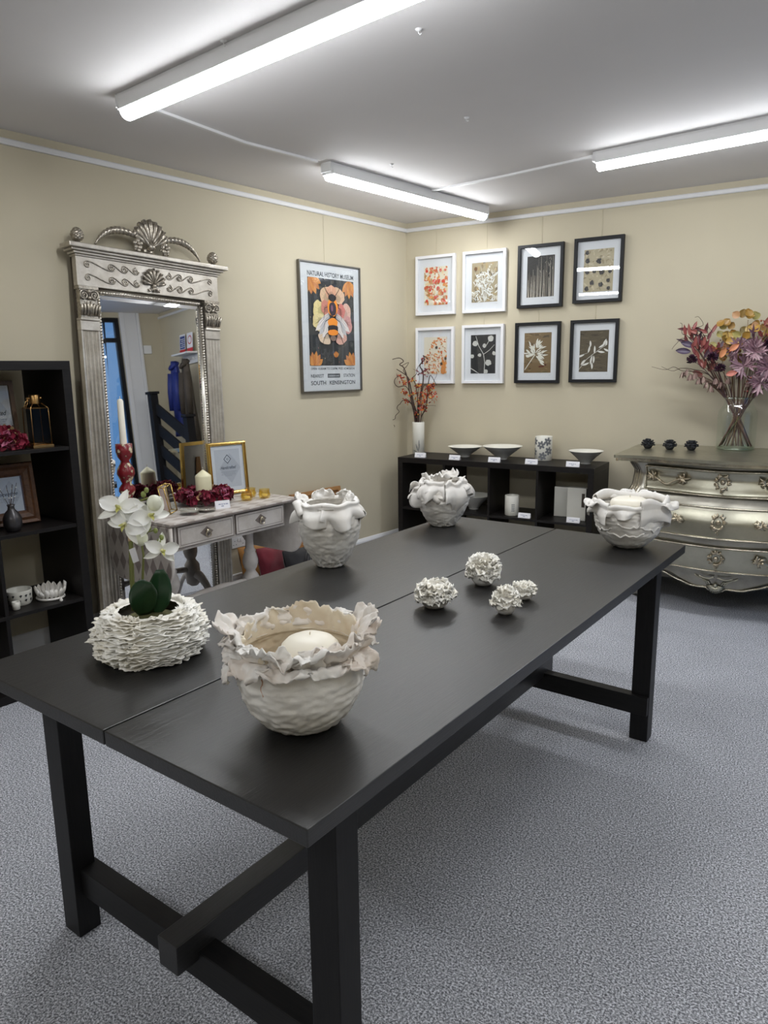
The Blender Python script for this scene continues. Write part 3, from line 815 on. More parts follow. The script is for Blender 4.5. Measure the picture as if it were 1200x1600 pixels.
def drawer(z0, z1, xh, hz):
    d = bpy.data.objects.new('drawer', None); COL.objects.link(d); d.parent = cm
    def fp(off):
        def f(a, b):
            x = -xh + 2 * xh * a; z = z0 + (z1 - z0) * b
            return (x, front_y(x, z) - off, z)
        return f
    g = G(); g.grid(fp(0.012), 60, 14); g.build('drawer_front', M['leaf'], d, solid=0.012)
    g = G(); n = 50; pts = []
    for k in range(n): x = -xh + 2 * xh * k / (n - 1); pts.append((x, front_y(x, z0) - 0.020, z0))
    for k in range(1, 10): z = z0 + (z1 - z0) * k / 10; pts.append((xh, front_y(xh, z) - 0.020, z))
    for k in range(n): x = xh - 2 * xh * k / (n - 1); pts.append((x, front_y(x, z1) - 0.020, z1))
    for k in range(1, 10): z = z1 + (z0 - z1) * k / 10; pts.append((-xh, front_y(-xh, z) - 0.020, z))
    g.tube(pts, 0.0055, 7, closed=True); g.build('beaded_edge', M['leaf_trim'], d)
    zc = hz
    rnd = random.Random(int(z0 * 1000))
    for hx_ in (-0.30, 0.30):
        g = G(); yy = lambda x, z: front_y(x, z) - 0.024
        for sx in (-1, 1):
            c = hx_ + sx * 0.088
            for k in range(13):
                a = rnd.uniform(0, 2 * pi); L = rnd.uniform(0.026, 0.046); cu = rnd.uniform(-2.4, 2.4)
                pts = []; x, z = c, zc + 0.008; aa = a
                for j in range(7):
                    pts.append((x, yy(x, z) - 0.004 - 0.010 * sin(j * pi / 6), z)); x += cos(aa) * L / 6 * 1.1; z += sin(aa) * L / 6 * 0.85; aa += cu / 6
                g.tube(pts, [0.006, 0.0078, 0.0074, 0.0064, 0.005, 0.004, 0.002], 6)
            g.ball((c, yy(c, zc) - 0.006, zc + 0.006), 0.011, 8)
        pts = []
        for k in range(17):
            t = k / 16; x = hx_ + (t - 0.5) * 0.15; z = zc + 0.004 - 0.030 * sin(pi * t) + 0.010 * sin(3 * pi * t) * 0.5
            pts.append((x, yy(x, z) - 0.020, z))
        g.tube(pts, [0.0075 - 0.0018 * sin(pi * k / 16) for k in range(17)], 8)
        g.build('drawer_pull', M['brass_old'], d)
    g = G(); zz = (z0 + z1) / 2
    for k in range(22):
        a = 2 * pi * k / 22 + rnd.uniform(-.2, .2); R_ = 0.034
        x = R_ * 0.8 * cos(a); z = zz + 0.008 + R_ * sin(a); aa = a + rnd.choice((1, -1)) * 1.3; pts = []
        for j in range(5):
            pts.append((x, yy(x, z) - 0.003, z)); x += cos(aa) * 0.006; z += sin(aa) * 0.006; aa += 0.5 * (1 if k % 2 else -1)
        g.tube(pts, [0.006, 0.008, 0.007, 0.005, 0.0025], 6)
    for k in range(7):
        z = zz - 0.028 - 0.006 * k; g.ball((0.006 * sin(k * 1.7), yy(0, z) - 0.002, z), 0.0065 - 0.0006 * k, 7)
    g.ball((0, yy(0, zz + 0.01) + 0.002, zz + 0.008), 0.014, 8, sy=0.5)
    g.build('escutcheon', M['brass_old'], d)
drawer(0.700, 0.838, 0.425, 0.775)
drawer(0.472, 0.640, 0.470, 0.560)
drawer(0.272, 0.420, 0.465, 0.350)
# carved apron shell and edge
g = G(); n = 70; pts = []
for k in range(n):
    x = -0.50 + k / (n - 1); z = apron_z(x) + 0.004; pts.append((x, front_y(x, z) - 0.006, z))
g.tube(pts, 0.0062, 7); g.build('apron_edge', M['leaf_trim'], cm)
g = G()
for k in range(11):
    a = -pi / 2 + (k - 5) * 0.27; L = 0.045
    g.tube([(0.008 * cos(a), front_y(0, .17) - 0.018, 0.178 + 0.008 * sin(a)), (L * 0.6 * cos(a), front_y(0, .16) - 0.022, 0.178 + L * 0.6 * sin(a)), (L * cos(a), front_y(0, .15) - 0.014, 0.178 + L * sin(a))], [0.003, 0.006, 0.007], 6)
g.ball((0, front_y(0, .18) - 0.018, 0.18), 0.012, 8)
for sx in (-1, 1):
    for k, (dx, h_) in enumerate(((0.02, 0.03), (0.035, 0.045), (0.05, 0.06))):
        pts = [(sx * (0.03 + dx * t * 1.3 + 0.01 * k), front_y(0, .2) - 0.012, 0.180 + h_ * t + 0.008 * sin(t * 5)) for t in [i / 8 for i in range(9)]]
        g.tube(pts, [0.0035] * 9, 6)
    pts = [(sx * (0.088 - 0.080 * t), front_y(0, .24) - 0.012, 0.240 - 0.012 * sin(pi * t) - 0.004 * k) for t in [i / 8 for i in range(9)]]
    g.tube(pts, 0.004, 6)
g.build('carved_shell', M['leaf'], cm)
# ================================================================== CERAMICS ON THE BLACK TABLE
def N(*p): return noise.noise(Vector(p))
def away(P, d):     # shift a front contact point away from the viewer by d
    v = Vector((P[0] - 2.84, P[1] + 5.077)).normalized(); return (P[0] + v.x * d, P[1] + v.y * d)
def screen_frame(P):
    """unit vectors at P: to the right and away, as seen from where the photographer stood"""
    v = Vector((P[0] - 2.84, P[1] + 5.077, 0)).normalized(); return Vector((v.y, -v.x, 0)), v
def facing(P):      # rotation that turns local -y towards the photographer
    v = Vector((P[0] - 2.84, P[1] + 5.077)).normalized(); return atan2(v.y, v.x) - pi / 2

def pot_body(prof, seed, amp=0.003, n=96, hor=26, th=0.006, steps=9):
    """thick-walled thrown body: outside up, lip, inside down, with a hand-pinched horizontally banded skin"""
    dense = []
    for (a, b) in zip(prof[:-1], prof[1:]):
        for k in range(steps): t = k / steps; dense.append((a[0] + (b[0] - a[0]) * t, a[1] + (b[1] - a[1]) * t))
    dense.append(prof[-1])
    # round the polyline
    for _ in range(3):
        dense = [dense[0]] + [((dense[i - 1][0] + 2 * dense[i][0] + dense[i + 1][0]) / 4, (dense[i - 1][1] + 2 * dense[i][1] + dense[i + 1][1]) / 4) for i in range(1, len(dense) - 1)] + [dense[-1]]
    def disp(a, z, r):
        x, y = cos(a), sin(a)
        return amp * (0.5 * N(x * 2.6 + seed, y * 2.6, z * hor) + 1.0 * N(x * 4.5 + seed, y * 4.5, z * hor * 3.6 + 4) + 0.75 * N(x * 9 + seed, y * 9, z * hor * 6 + 9) + 0.3 * N(x * 24, y * 24 + seed, z * hor * 9))
    g = G(); g.lathe(dense, n, True, True, False, disp=disp)
    inner = [(max(0.001, r - th), z) for r, z in dense if z > dense[0][1] + th]
    inner = [(0.0005, inner[0][1])] + inner
    gi = G(); gi.lathe([(r, z) for r, z in inner][::-1] , n, True, False, False, disp=disp)
    g.lathe([dense[-1], (inner[-1][0], inner[-1][1])], n, True, False, False, disp=disp)
    return g, gi

def frill(g, R, z0, H, seed, a0=0, a1=2 * pi, flare=0.02, wob=0.010, tear=0.35, n=150, m=9, base_in=0.0, lean=0.0, hfun=None, freq=2.2):
    """thin torn wavy sheet standing on radius R"""
    full = abs(a1 - a0 - 2 * pi) < 1e-6
    def fn(u, t):
        a = a0 + (a1 - a0) * u; x, y = cos(a), sin(a)
        h = H * (hfun(a) if hfun else 1)
        e = 1 - tear * (0.5 + 0.9 * N(x * freq * 3 + seed, y * freq * 3, 1.7)) - tear * 0.5 * abs(N(x * freq * 11 + seed, y * freq * 11, 5.1))
        if not full: e *= min(1, sin(pi * min(max(u, 0.001), .999)) ** 0.45 + 0.02)
        tt = t * max(0.12, e)
        r = R + base_in + flare * tt ** 1.4 + wob * tt * (1.3 * N(x * freq + seed, y * freq, 7.7 + tt * 1.2) + 0.8 * N(x * freq * 2.6 + seed, y * freq * 2.6, 3.3 + tt * 2)) * 1.6
        z = z0 + h * tt * cos(lean) + wob * 0.5 * t * N(x * freq * 3 + seed, y * freq * 3, 9.9)
        r += h * tt * sin(lean)
        return (r * x, r * y, z)
    return g.grid(fn, n, m, cu=full)

def curl_leaf(g, a, R, z, L, Wd, seed, tilt=0.6, droop=1.4, ruff=0.012, nu=16, nv=14, roll=0.0, torn=True):
    """a torn petal of clay fixed at angle a: starts at the rim, bends outwards and down"""
    ca, sa = cos(a), sin(a); side = Vector((-sa, ca, 0)); out = Vector((ca, sa, 0)); upv = Vector((0, 0, 1))
    P0 = out * R + upv * z
    def fn(u, t):
        x = (u - 0.5) * 2
        w = Wd * 0.5 * (0.45 + 0.75 * sin(pi * (0.12 + 0.72 * t)))
        if torn: w *= 1 + 0.28 * N(seed + t * 5, x * 2, 0.3) + 0.12 * N(seed + t * 14, x * 3, 2.3)
        Lt = L * (1 - 0.16 * x * x + (0.16 * N(seed + x * 3.1, 1.1, 4.4) + 0.07 * N(seed + x * 11, 2, 1)) * (1 if torn else 0.3))
        ang = tilt - droop * t + roll * t * t
        # integrate the bend
        s_ = t * Lt; k = 8; ox = oz = 0
        for i in range(k):
            aa = tilt - droop * (t * (i + .5) / k); ox += cos(aa) * s_ / k; oz += sin(aa) * s_ / k
        nrm = -out * sin(ang) + upv * cos(ang)
        wv = ruff * (0.3 + t) * (N(seed + x * 1.9, t * 2.2, 8.8) * 1.5 + 0.9 * N(seed + x * 4.4, t * 4, 3.1))
        wv += ruff * 0.8 * x * x * t
        p = P0 + out * ox + upv * oz + side * (w * x) + nrm * wv
        return tuple(p)
    return g.grid(fn, nu, nv)

PORC = M['porcelain']
F_ = -pi / 2
# --- big pot in the foreground
bp = away((2.067, -4.097), 0.050)
big = thing('frilled_bowl', 'largest white bowl with torn beige frilled rim at the front of the black table', 'bowl', (bp[0], bp[1], TH), facing(bp))
prof = [(0.040, 0.0), (0.054, 0.001), (0.075, 0.012), (0.098, 0.038), (0.114, 0.072), (0.1205, 0.105), (0.118, 0.135), (0.110, 0.152)]
g, gi = pot_body(prof, 3.1, 0.0030, 160, 26, 0.005)
g.build('bowl_body', PORC, big); gi.build('bowl_inside', M['porcelain_in'], big)
g = G()
frill(g, 0.107, 0.146, 0.058, 12.3, flare=0.010, wob=0.010, tear=0.30, n=240, m=12, freq=2.0, hfun=lambda a: 0.70 + 0.38 * max(0, sin(a)))
g.build('torn_rim', M['porcelain_in'], big, solid=0.002)
g = G(); rnd = random.Random(5)
for k in range(13):      # tall sheets standing round the rim
    a = -pi + 2 * pi * k / 13 + rnd.uniform(-.12, .12); back = sin(a) > 0.3
    curl_leaf(g, a, 0.108, 0.148 + (0.010 if back else 0), rnd.uniform(0.066, 0.094) * (0.50 if back else 1), rnd.uniform(0.074, 0.108), 10 + k * 3.7, tilt=rnd.uniform(1.2, 1.6), droop=rnd.uniform(0.2, 1.5), ruff=0.011, nu=22, nv=16)
for k in range(12):      # folded lower sheets
    a = -pi + 2 * pi * k / 12 + rnd.uniform(-.2, .2) + 0.2
    if sin(a) > 0.6: continue
    curl_leaf(g, a, 0.112, 0.156 + rnd.uniform(-.006, .006), rnd.uniform(0.034, 0.050), rnd.uniform(0.060, 0.086), 90 + k * 5.1, tilt=rnd.uniform(0.2, 0.8), droop=rnd.uniform(1.4, 2.4), ruff=0.009, nu=20, nv=14)
for k in range(7):       # little curls between them
    a = -pi + 2 * pi * k / 7 + rnd.uniform(-.3, .3)
    if sin(a) > 0.4: continue
    curl_leaf(g, a, 0.114, 0.172, rnd.uniform(0.030, 0.040), rnd.uniform(0.036, 0.050), 190 + k * 5.1, tilt=rnd.uniform(0.0, 0.6), droop=rnd.uniform(-1.8, -0.6), ruff=0.010)
curl_leaf(g, pi + 0.25, 0.118, 0.140, 0.046, 0.034, 77, tilt=-0.3, droop=1.2, ruff=0.008)
g.build('torn_frill', M['porcelain_frill'], big, solid=0.0018)
g = G(); g.col = srgb(196, 150, 118); pts = []
for k in range(12):
    z = 0.136 - 0.0052 * k; a = F_ - 0.62 + 0.02 * sin(k * 1.3); r = 0.1185 - 0.0035 * max(0, k - 6) * .8 + 0.0012
    pts.append((r * cos(a), r * sin(a), z))
g.tube(pts, 0.0014, 6, flat=0.5); g.build('rust_streak', M['paint'], big)
cn = thing('pillar_candle', 'big cream domed candle standing inside the largest frilled bowl', 'candle', (bp[0] + 0.014, bp[1] + 0.012, TH + 0.006))
g = G(); g.lathe([(0.058, 0.03), (0.0585, 0.09), (0.058, 0.138), (0.054, 0.152), (0.044, 0.162), (0.028, 0.169), (0.010, 0.171), (0.0005, 0.171)], 48, True, True, False); g.build('wax', M['wax_w'], cn)
g = G(); g.tube([(0, 0, 0.169), (0.001, 0, 0.176)], 0.0012, 6); g.build('wick', M['wick'], cn)

# --- flake-covered bowl with the orchid
op = away((1.569, -4.011), 0.085)
oz = TH
nb = thing('flaked_bowl', 'low round ivory bowl covered in thin ragged flakes, holding the white orchid', 'bowl', (op[0], op[1], oz), facing(op))
def nr(z):   # body radius
    t = z / 0.112; return 0.078 + 0.042 * sin(pi * (0.10 + 0.86 * t)) ** 0.8 + (0.0 if t < .9 else -0.0)
prof = [(0.070, 0.0), (0.080, 0.002)] + [(nr(0.112 * k / 10), 0.112 * k / 10) for k in range(1, 10)] + [(0.084, 0.108), (0.078, 0.110)]
g, gi = pot_body(prof, 8.0, 0.003, 96, 30, 0.008, 3)
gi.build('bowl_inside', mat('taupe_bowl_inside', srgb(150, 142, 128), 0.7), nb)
g.build('bowl_body', M['porcelain_rough'], nb)
g = G(); rnd = random.Random(9)
rows = 21
for k in range(rows):
    z = 0.006 + 0.104 * k / (rows - 1)
    # ring of ragged flake edges
    sd = rnd.uniform(0, 60); ph = rnd.uniform(0, 6)
    def fn(u, t, z=z, sd=sd, ph=ph):
        a = 2 * pi * u; x, y = cos(a), sin(a)
        w = 0.018 * (0.35 + 1.3 * abs(N(x * 4 + sd, y * 4, 2)) + 0.7 * abs(N(x * 10 + sd, y * 10, 3)) + 0.3 * abs(N(x * 26 + sd, y * 26, 3)))
        zz = z + 0.007 * N(x * 2.2 + sd, y * 2.2, 1) + 0.004 * N(x * 7 + sd, y * 7, 1)
        r = nr(min(0.11, max(0.001, z))) - 0.004 + (w + 0.003) * t
        return (r * x, r * y, max(0.0015, zz + t * (0.004 * N(x * 9 + sd, y * 9, 5) - 0.006 * (0.5 - z / 0.11))))
    g.grid(fn, 220, 4, cu=True)
for k in range(70):
    a = rnd.uniform(0, 2 * pi); z = rnd.uniform(0.012, 0.105)
    curl_leaf(g, a, nr(z) - 0.004, z, rnd.uniform(0.014, 0.024), rnd.uniform(0.018, 0.036), k * 2.3, tilt=rnd.uniform(0, 1.2), droop=rnd.uniform(-.4, 1.2), ruff=0.006, nu=7, nv=5)
for k in range(26):
    a = rnd.uniform(0, 2 * pi)
    curl_leaf(g, a, 0.078, 0.106, rnd.uniform(0.012, 0.022), rnd.uniform(0.016, 0.030), 300 + k * 2.3, tilt=rnd.uniform(0.4, 1.5), droop=rnd.uniform(0, 1.8), ruff=0.006, nu=7, nv=5)
g.build('ragged_flakes', M['porcelain_rough'], nb, solid=0.0014)
# orchid planted in it
oc = thing('orchid', 'white artificial moth orchid with two dark green leaves in the flaked bowl', 'orchid', (op[0], op[1], oz + 0.012), facing(op))
OS = 676.0
def ol(px, py, d=0.0): return ((px - 241) / OS, d, (1000 - py) / (OS * 0.93) - 0.012 + 0.035)
g = G(); g.lathe([(0.0005, 0.085), (0.03, 0.084), (0.055, 0.080), (0.071, 0.072), (0.071, 0.02), (0.01, 0.01)][::-1], 28, disp=lambda a, z, r: 0.003 * N(cos(a) * 9, sin(a) * 9, z * 90)); g.build('moss', M['moss'], oc)
g = G()
st1 = [ol(221, 955, 0.0), ol(219, 930), ol(221, 880), ol(223, 840), ol(221, 812), ol(226, 795, -.01), ol(240, 786, -.015), ol(258, 782, -.01), ol(272, 790)]
g.tube(st1, [0.0042, 0.0042, 0.004, 0.0036, 0.0032, 0.003, 0.0026, 0.0022, 0.0018], 8)
g.build('flower_stem', M['stem_g'], oc)
g = G(); g.tube([ol(216, 955, .01), ol(217, 900, .01), ol(220, 850, .01), ol(228, 800, .008)], 0.0028, 6); g.build('support_cane', M['stem_g'], oc)
g = G(); g.tube([ol(232, 950, .004), ol(235, 905), ol(239, 870), ol(238, 855), ol(248, 835), ol(262, 832)], [0.003, 0.003, 0.0026, 0.0024, 0.002, 0.0016], 8)
g.tube([ol(240, 873), ol(252, 870)], 0.0014, 6); g.build('flower_stem', M['stem_g'], oc)
g = G(); g.tube([ol(218, 843, -.0), ol(222.5, 843, 0)], 0.006, 8); g.build('clip', mat('tan_clip', srgb(196, 168, 132), .5), oc)
g = G(); g.col = srgb(240, 240, 244)
q = [ol(218, 858, -.008), ol(227, 855, -.008), ol(232, 876, -.008), ol(223, 879, -.008)]
g.add([*q], [(0, 1, 2, 3)]); o = g.build('price_tag', M['paper'], oc, solid=0.0008)
def orchid_flower(c, n, s, roll, seed):
    """three narrow sepals, two broad petals, a yellow-green lip; n is where the flower looks"""
    r = random.Random(seed)
    n = Vector(n).normalized(); a = n.cross(Vector((0, 0, 1))).normalized(); b = a.cross(n)
    g = G()
    for k in range(3):
        th = roll + pi / 2 + k * 2 * pi / 3
        g.col = srgb(246, 246, 238); d = a * cos(th) + b * sin(th)
        g.leafsurf(Vector(c) - n * 0.002, d + n * 0.10, n, s * 1.02, s * 0.42, 0.22, 0.14, 7, 7)
    for k in (0, 1):
        th = roll + (0.32 if k else pi - 0.32); g.col = srgb(250, 250, 246)
        d = a * cos(th) + b * sin(th); g.leafsurf(Vector(c) + n * 0.001, d + n * 0.22, n, s * 1.05, s * 0.74, 0.26, 0.18, 9, 8, wav=0.03)
    g.col = srgb(222, 220, 140)
    for th in (-0.5, 0.5, 0):
        d = -b * cos(th) + a * sin(th); g.leafsurf(Vector(c) + n * 0.003, d * 0.7 + n, n, s * 0.42, s * 0.2, -0.5 if th else 0.3, 0.3, 5, 5)
    g.col = srgb(244, 240, 190); g.ball(Vector(c) + n * s * 0.10, s * 0.10, 8)
    g.build('orchid_bloom', M['satin'], oc)
orchid_flower(ol(210, 797, -0.01), (-0.25, -0.75, 0.55), 0.052, 0.15, 1)
orchid_flower(ol(217, 818, -0.02), (-0.5, -0.8, 0.1), 0.050, 0.55, 2)
orchid_flower(ol(252, 808, -0.02), (0.35, -0.8, 0.35), 0.052, -0.5, 3)
orchid_flower(ol(266, 862, -0.015), (0.35, -0.9, 0.15), 0.042, 0.25, 4)
def bud(c, r, col, seed):
    g = G(); g.col = col
    for k in range(5):
        a = 2 * pi * k / 5 + seed; d = Vector((0.55 * cos(a), 0.55 * sin(a), 1))
        b = Vector(c) + Vector((0.35 * r * cos(a), 0.35 * r * sin(a), -r))
        def fn(u, t, a=a):
            th = a + (u - .5) * 1.9; ph = pi * (0.04 + 0.90 * t); rr = r * (1 + 0.03 * (u - .5))
            return (c[0] + rr * sin(ph) * cos(th), c[1] + rr * sin(ph) * sin(th) * .9, c[2] - rr * cos(ph) * 1.1)
        g.grid(fn, 6, 8)
    return g
bud(ol(237, 842, -.01), 0.0165, srgb(236, 238, 214), .3).build('half_open_bud', M['satin'], oc)
bud(ol(261, 791, -.012), 0.0175, srgb(242, 243, 222), 1.0).build('half_open_bud', M['satin'], oc)
for (px, py, r_) in ((250, 828, .0060), (260, 833, .0056), (268, 844, .0058), (264, 850, .0058), (246, 778, .0062), (251, 772, .0055)):
    g = G(); g.col = srgb(140, 152, 84); g.ball(ol(px, py, -.006), r_, 9, sz=1.25); g.build('green_bud', M['satin'], oc)
def orch_leaf(name, base, mid, tip, W_, seed):
    b, m_, t_ = Vector(base), Vector(mid), Vector(tip)
    g = G(); g.col = srgb(32, 62, 36)
    def fn(u, t):
        p = b * (1 - t) ** 2 + m_ * 2 * t * (1 - t) + t_ * t * t
        d = (m_ - b) * (1 - t) + (t_ - m_) * t; d.normalize()
        s_ = d.cross(Vector((0, -1, 0.25))).normalized(); nn = s_.cross(d)
        x = (u - .5) * 2; w = W_ * 0.5 * (sin(pi * min(1, 0.10 + 0.86 * t)) ** 0.6)
        return tuple(p + s_ * (w * x) - nn * (0.22 * w * abs(x)))
    g.grid(fn, 9, 12); g.build('strap_leaf', M['satin'], oc, solid=0.0012)
orch_leaf('a', ol(238, 962, 0.0), ol(228, 925, -0.035), ol(241, 900, -0.055), 0.064, 1)
orch_leaf('b', ol(243, 960, 0.01), ol(262, 940, 0.0), ol(262, 893, -0.005), 0.060, 2)

# --- vases with draped slab collars
def draped_vase(name, label, P, R, prof, collar, seed, drape=None):
    p = away(P, R)
    t = thing('draped_vase', label, 'vase', (p[0], p[1], TH), facing(p))
    g, gi = pot_body(prof, seed, 0.0030, 110, 30, 0.005)
    g.build('vase_body', PORC, t); gi.build('vase_inside', M['porcelain_in'], t)
    return t
def drape(g, a0, a1, Rf, zt0, hang, seed, fold=0.010, n=44, m=18, lip=0.02, nf=3, upk=0.7):
    """a slab hung over the rim between two angles: stands up a little, rolls over and falls along the outside. Rf(z) = body radius"""
    lip0 = lip
    def fn(u, t):
        a = a0 + (a1 - a0) * u; zt = zt0 + 0.011 * N(u * 2.6 + seed * 3, 2, 7); lip = lip0 * (1 + 0.9 * N(u * 3 + seed * 5, 1, 3))
        f = sin(u * pi * nf * 2 + seed) * fold * (0.4 + t) + fold * 0.8 * N(u * 3 + seed, t * 2, 1.5)
        h = hang * (1 + 0.30 * sin(u * pi * 2 + seed * 2) + 0.18 * N(u * 6 + seed, 4, 2))
        if t < 0.35:
            q = t / 0.35 * pi; r = Rf(zt) - 0.004 + 0.014 * (1 - cos(q)) / 2 * 1.6; z = zt + lip * sin(q) * upk
        else:
            q = (t - 0.35) / 0.65; z = zt - h * q; r = Rf(z) + 0.010 + 0.006 * sin(q * pi) + f * q
        r += f * 0.25
        return (r * cos(a), r * sin(a), z)
    return g.grid(fn, n, m)
def curl_tube(g, c, d, up, W_, rad, turns=1.1, L=0.05):
    """slab rolled into an open scroll: d = axis of the roll"""
    d = Vector(d).normalized(); up = Vector(up); s_ = d.cross(up).normalized(); up = s_.cross(d)
    def fn(u, t):
        th = 2 * pi * turns * t; r = rad * (1 - 0.35 * t)
        return tuple(Vector(c) + d * (W_ * (u - .5)) + s_ * (r * cos(th)) + up * (r * sin(th)))
    return g.grid(fn, 5, 18)
def prad(prof, z):
    zs = [(b, a) for a, b in prof]
    for (z0, r0), (z1, r1) in zip(zs[:-1], zs[1:]):
        if z <= z1: return r0 + (r1 - r0) * (z - z0) / max(1e-6, z1 - z0)
    return zs[-1][1]
def vase_set(name, label, P, R, prof, seed, drapes, tabs, curls, cat='vase', nm='draped_vase', rimm='draped_collar', noisy=0.003):
    p = away(P, R)
    t = thing(nm, label, cat, (p[0], p[1], TH), facing(p))
    g, gi = pot_body(prof, seed, noisy * 1.1, 130, 30, 0.005)
    g.build('vase_body', PORC, t); gi.build('vase_inside', PORC, t)
    Rf = lambda z: prad(prof, z)
    g = G()
    for d in drapes: drape(g, *d[:2], Rf, *d[2:4], seed=d[4], **(d[5] if len(d) > 5 else {}))
    g.build(rimm, M['slab'], t, solid=0.003)
    if tabs:
        for (a, Rr, z, L, W_, sd, tilt, dr) in tabs:
            g = G(); curl_leaf(g, a, Rr, z, L, W_, sd, tilt=tilt, droop=dr, ruff=0.010, torn=False); g.build('folded_tab', M['slab'], t, solid=0.003)
    if curls:
        for c in curls:
            g = G(); curl_tube(g, *c); g.build('rolled_slab', M['slab'], t, solid=0.0028)
    return t, p
F = -pi / 2   # towards the viewer
prof2 = [(0.040, 0.0), (0.048, 0.003), (0.067, 0.030), (0.090, 0.075), (0.104, 0.120), (0.108, 0.155), (0.103, 0.185), (0.088, 0.212), (0.080, 0.222)]
vase_set('v2', 'tall white vase with rolled draped collar, at the table edge nearest the ornate mirror', (1.449, -3.131), 0.044, prof2, 21.0,
    [(F - 1.7, F - 0.1, 0.214, 0.052, 1.0, dict(nf=1.5, fold=0.010)), (F - 0.25, F + 1.35, 0.216, 0.054, 2.6, dict(nf=2, fold=0.013)), (F + 1.2, F + 2.6, 0.216, 0.060, 4.2, dict(nf=1.5)), (F + 2.5, F + 4.7, 0.214, 0.050, 5.5, dict(nf=2))],
    [(F + 2.3, 0.080, 0.215, 0.040, 0.060, 3.0, 1.45, -0.3), (F - 1.9, 0.082, 0.214, 0.050, 0.055, 5.0, 1.1, 0.9), (F + 1.15, 0.080, 0.216, 0.042, 0.034, 7.0, 1.25, -0.5), (F + 3.4, 0.078, 0.215, 0.040, 0.070, 9.0, 1.5, 0.4)],
    [((-0.098, -0.035, 0.205), (0.25, -0.5, -0.55), (0, 0, 1), 0.060, 0.017, 1.1), ((0.060, -0.040, 0.232), (0.5, 0.2, 0.9), (0, 1, 0), 0.050, 0.010, 1.2), ((-0.01, -0.088, 0.212), (1, -0.1, 0.05), (0, 0, 1), 0.055, 0.012, 1.1), ((0.112, -0.015, 0.180), (0.1, -0.9, 0.2), (0, 0, 1), 0.030, 0.014, 0.9)])
prof3 = [(0.046, 0.0), (0.054, 0.003), (0.074, 0.028), (0.098, 0.070), (0.113, 0.110), (0.114, 0.140), (0.104, 0.168), (0.080, 0.192), (0.058, 0.203)]
vase_set('v3', 'round white vase with folded clay slabs and loops, far end of the table', (1.497, -2.371), 0.054, prof3, 33.0,
    [(F - 2.1, F - 0.9, 0.186, 0.075, 1.4, dict(nf=1.5, fold=0.014)), (F - 1.0, F + 0.05, 0.188, 0.066, 3.1, dict(nf=1.5, fold=0.015)), (F + 0.1, F + 0.85, 0.184, 0.092, 2.2, dict(nf=0.8, fold=0.010)), (F + 0.8, F + 1.9, 0.188, 0.060, 4.4, dict(nf=1.5, fold=0.014)), (F + 1.9, F + 4.2, 0.190, 0.050, 5.8, dict(nf=2))],
    [(F - 1.5, 0.060, 0.198, 0.040, 0.050, 3.3, 1.3, 1.4), (F - 0.2, 0.056, 0.198, 0.044, 0.070, 5.3, 1.4, 1.2), (F + 1.0, 0.060, 0.198, 0.036, 0.060, 7.3, 1.0, 1.6), (F + 2.6, 0.058, 0.198, 0.040, 0.070, 9.3, 1.3, 0.8)],
    [((-0.040, -0.106, 0.142), (0.62, 0.05, -0.6), (0, -1, 0), 0.075, 0.013, 1.0), ((-0.125, -0.030, 0.120), (0.1, -0.8, 0.1), (0, 0, 1), 0.045, 0.024, 0.85), ((-0.118, -0.040, 0.165), (0.1, -0.6, 0.6), (0, 0, 1), 0.050, 0.022, 0.85), ((0.095, -0.055, 0.165), (0.5, 0.5, 0.2), (0, 0, 1), 0.030, 0.016, 0.9)], noisy=0.0036)
prof4 = [(0.042, 0.0), (0.052, 0.002), (0.082, 0.022), (0.110, 0.058), (0.124, 0.098), (0.127, 0.130), (0.122, 0.155)]
t4, p4 = vase_set('v4', 'wide white bowl with smooth folded-over rim at the black table corner nearest the commode', (2.266, -2.388), 0.052, prof4, 45.0,
    [(F - 1.9, F - 0.55, 0.158, 0.045, 1.2, dict(nf=1, fold=0.012, lip=0.034)), (F - 0.6, F + 0.35, 0.160, 0.030, 2.8, dict(nf=1.5, fold=0.014, lip=0.02)), (F + 0.3, F + 1.7, 0.164, 0.066, 4.0, dict(nf=1, fold=0.012, lip=0.040)), (F + 1.6, F + 4.5, 0.166, 0.045, 5.0, dict(nf=2, fold=0.008, lip=0.034))],
    [(F - 1.2, 0.118, 0.160, 0.050, 0.080, 2.0, 1.0, 2.2), (F + 1.25, 0.118, 0.165, 0.055, 0.090, 4.0, 0.8, 2.0), (F + 2.9, 0.116, 0.165, 0.045, 0.110, 6.0, 1.2, 1.6), (F + 3.6, 0.116, 0.165, 0.045, 0.110, 7.0, 1.2, 1.8)],
    None, cat='bowl', nm='folded_rim_bowl', rimm='folded_rim')
g = G()
for k, (a0, a1, z) in enumerate(((F - 0.7, F + 0.5, 0.070), (F - 1.3, F - 0.5, 0.085), (F + 0.3, F + 1.3, 0.095), (F - 0.3, F + 0.35, 0.105))):
    pts = []
    for i in range(20):
        a = a0 + (a1 - a0) * i / 19; zz = z + 0.016 * N(i * 0.35 + k * 9, 1, 1) - 0.012 * sin(pi * i / 19); r = prad(prof4, zz) + 0.001
        pts.append((r * cos(a), r * sin(a), zz))
    g = G(); g.tube(pts, 0.0032, 6); g.build('raised_seam', M['slab'], t4)
cn2 = thing('pillar_candle', 'wide cream candle with wick inside the bowl with smooth folded-over rim', 'candle', (p4[0], p4[1], TH + 0.006))
g = G(); g.lathe([(0.068, 0.03), (0.070, 0.10), (0.070, 0.158), (0.066, 0.170), (0.050, 0.178), (0.02, 0.181), (0.0005, 0.181)], 48, True, True, False); g.build('wax', M['wax_w'], cn2)
g = G(); g.tube([(0, 0, 0.178), (0.001, 0, 0.190)], 0.0015, 6); g.build('wick', M['wick'], cn2)

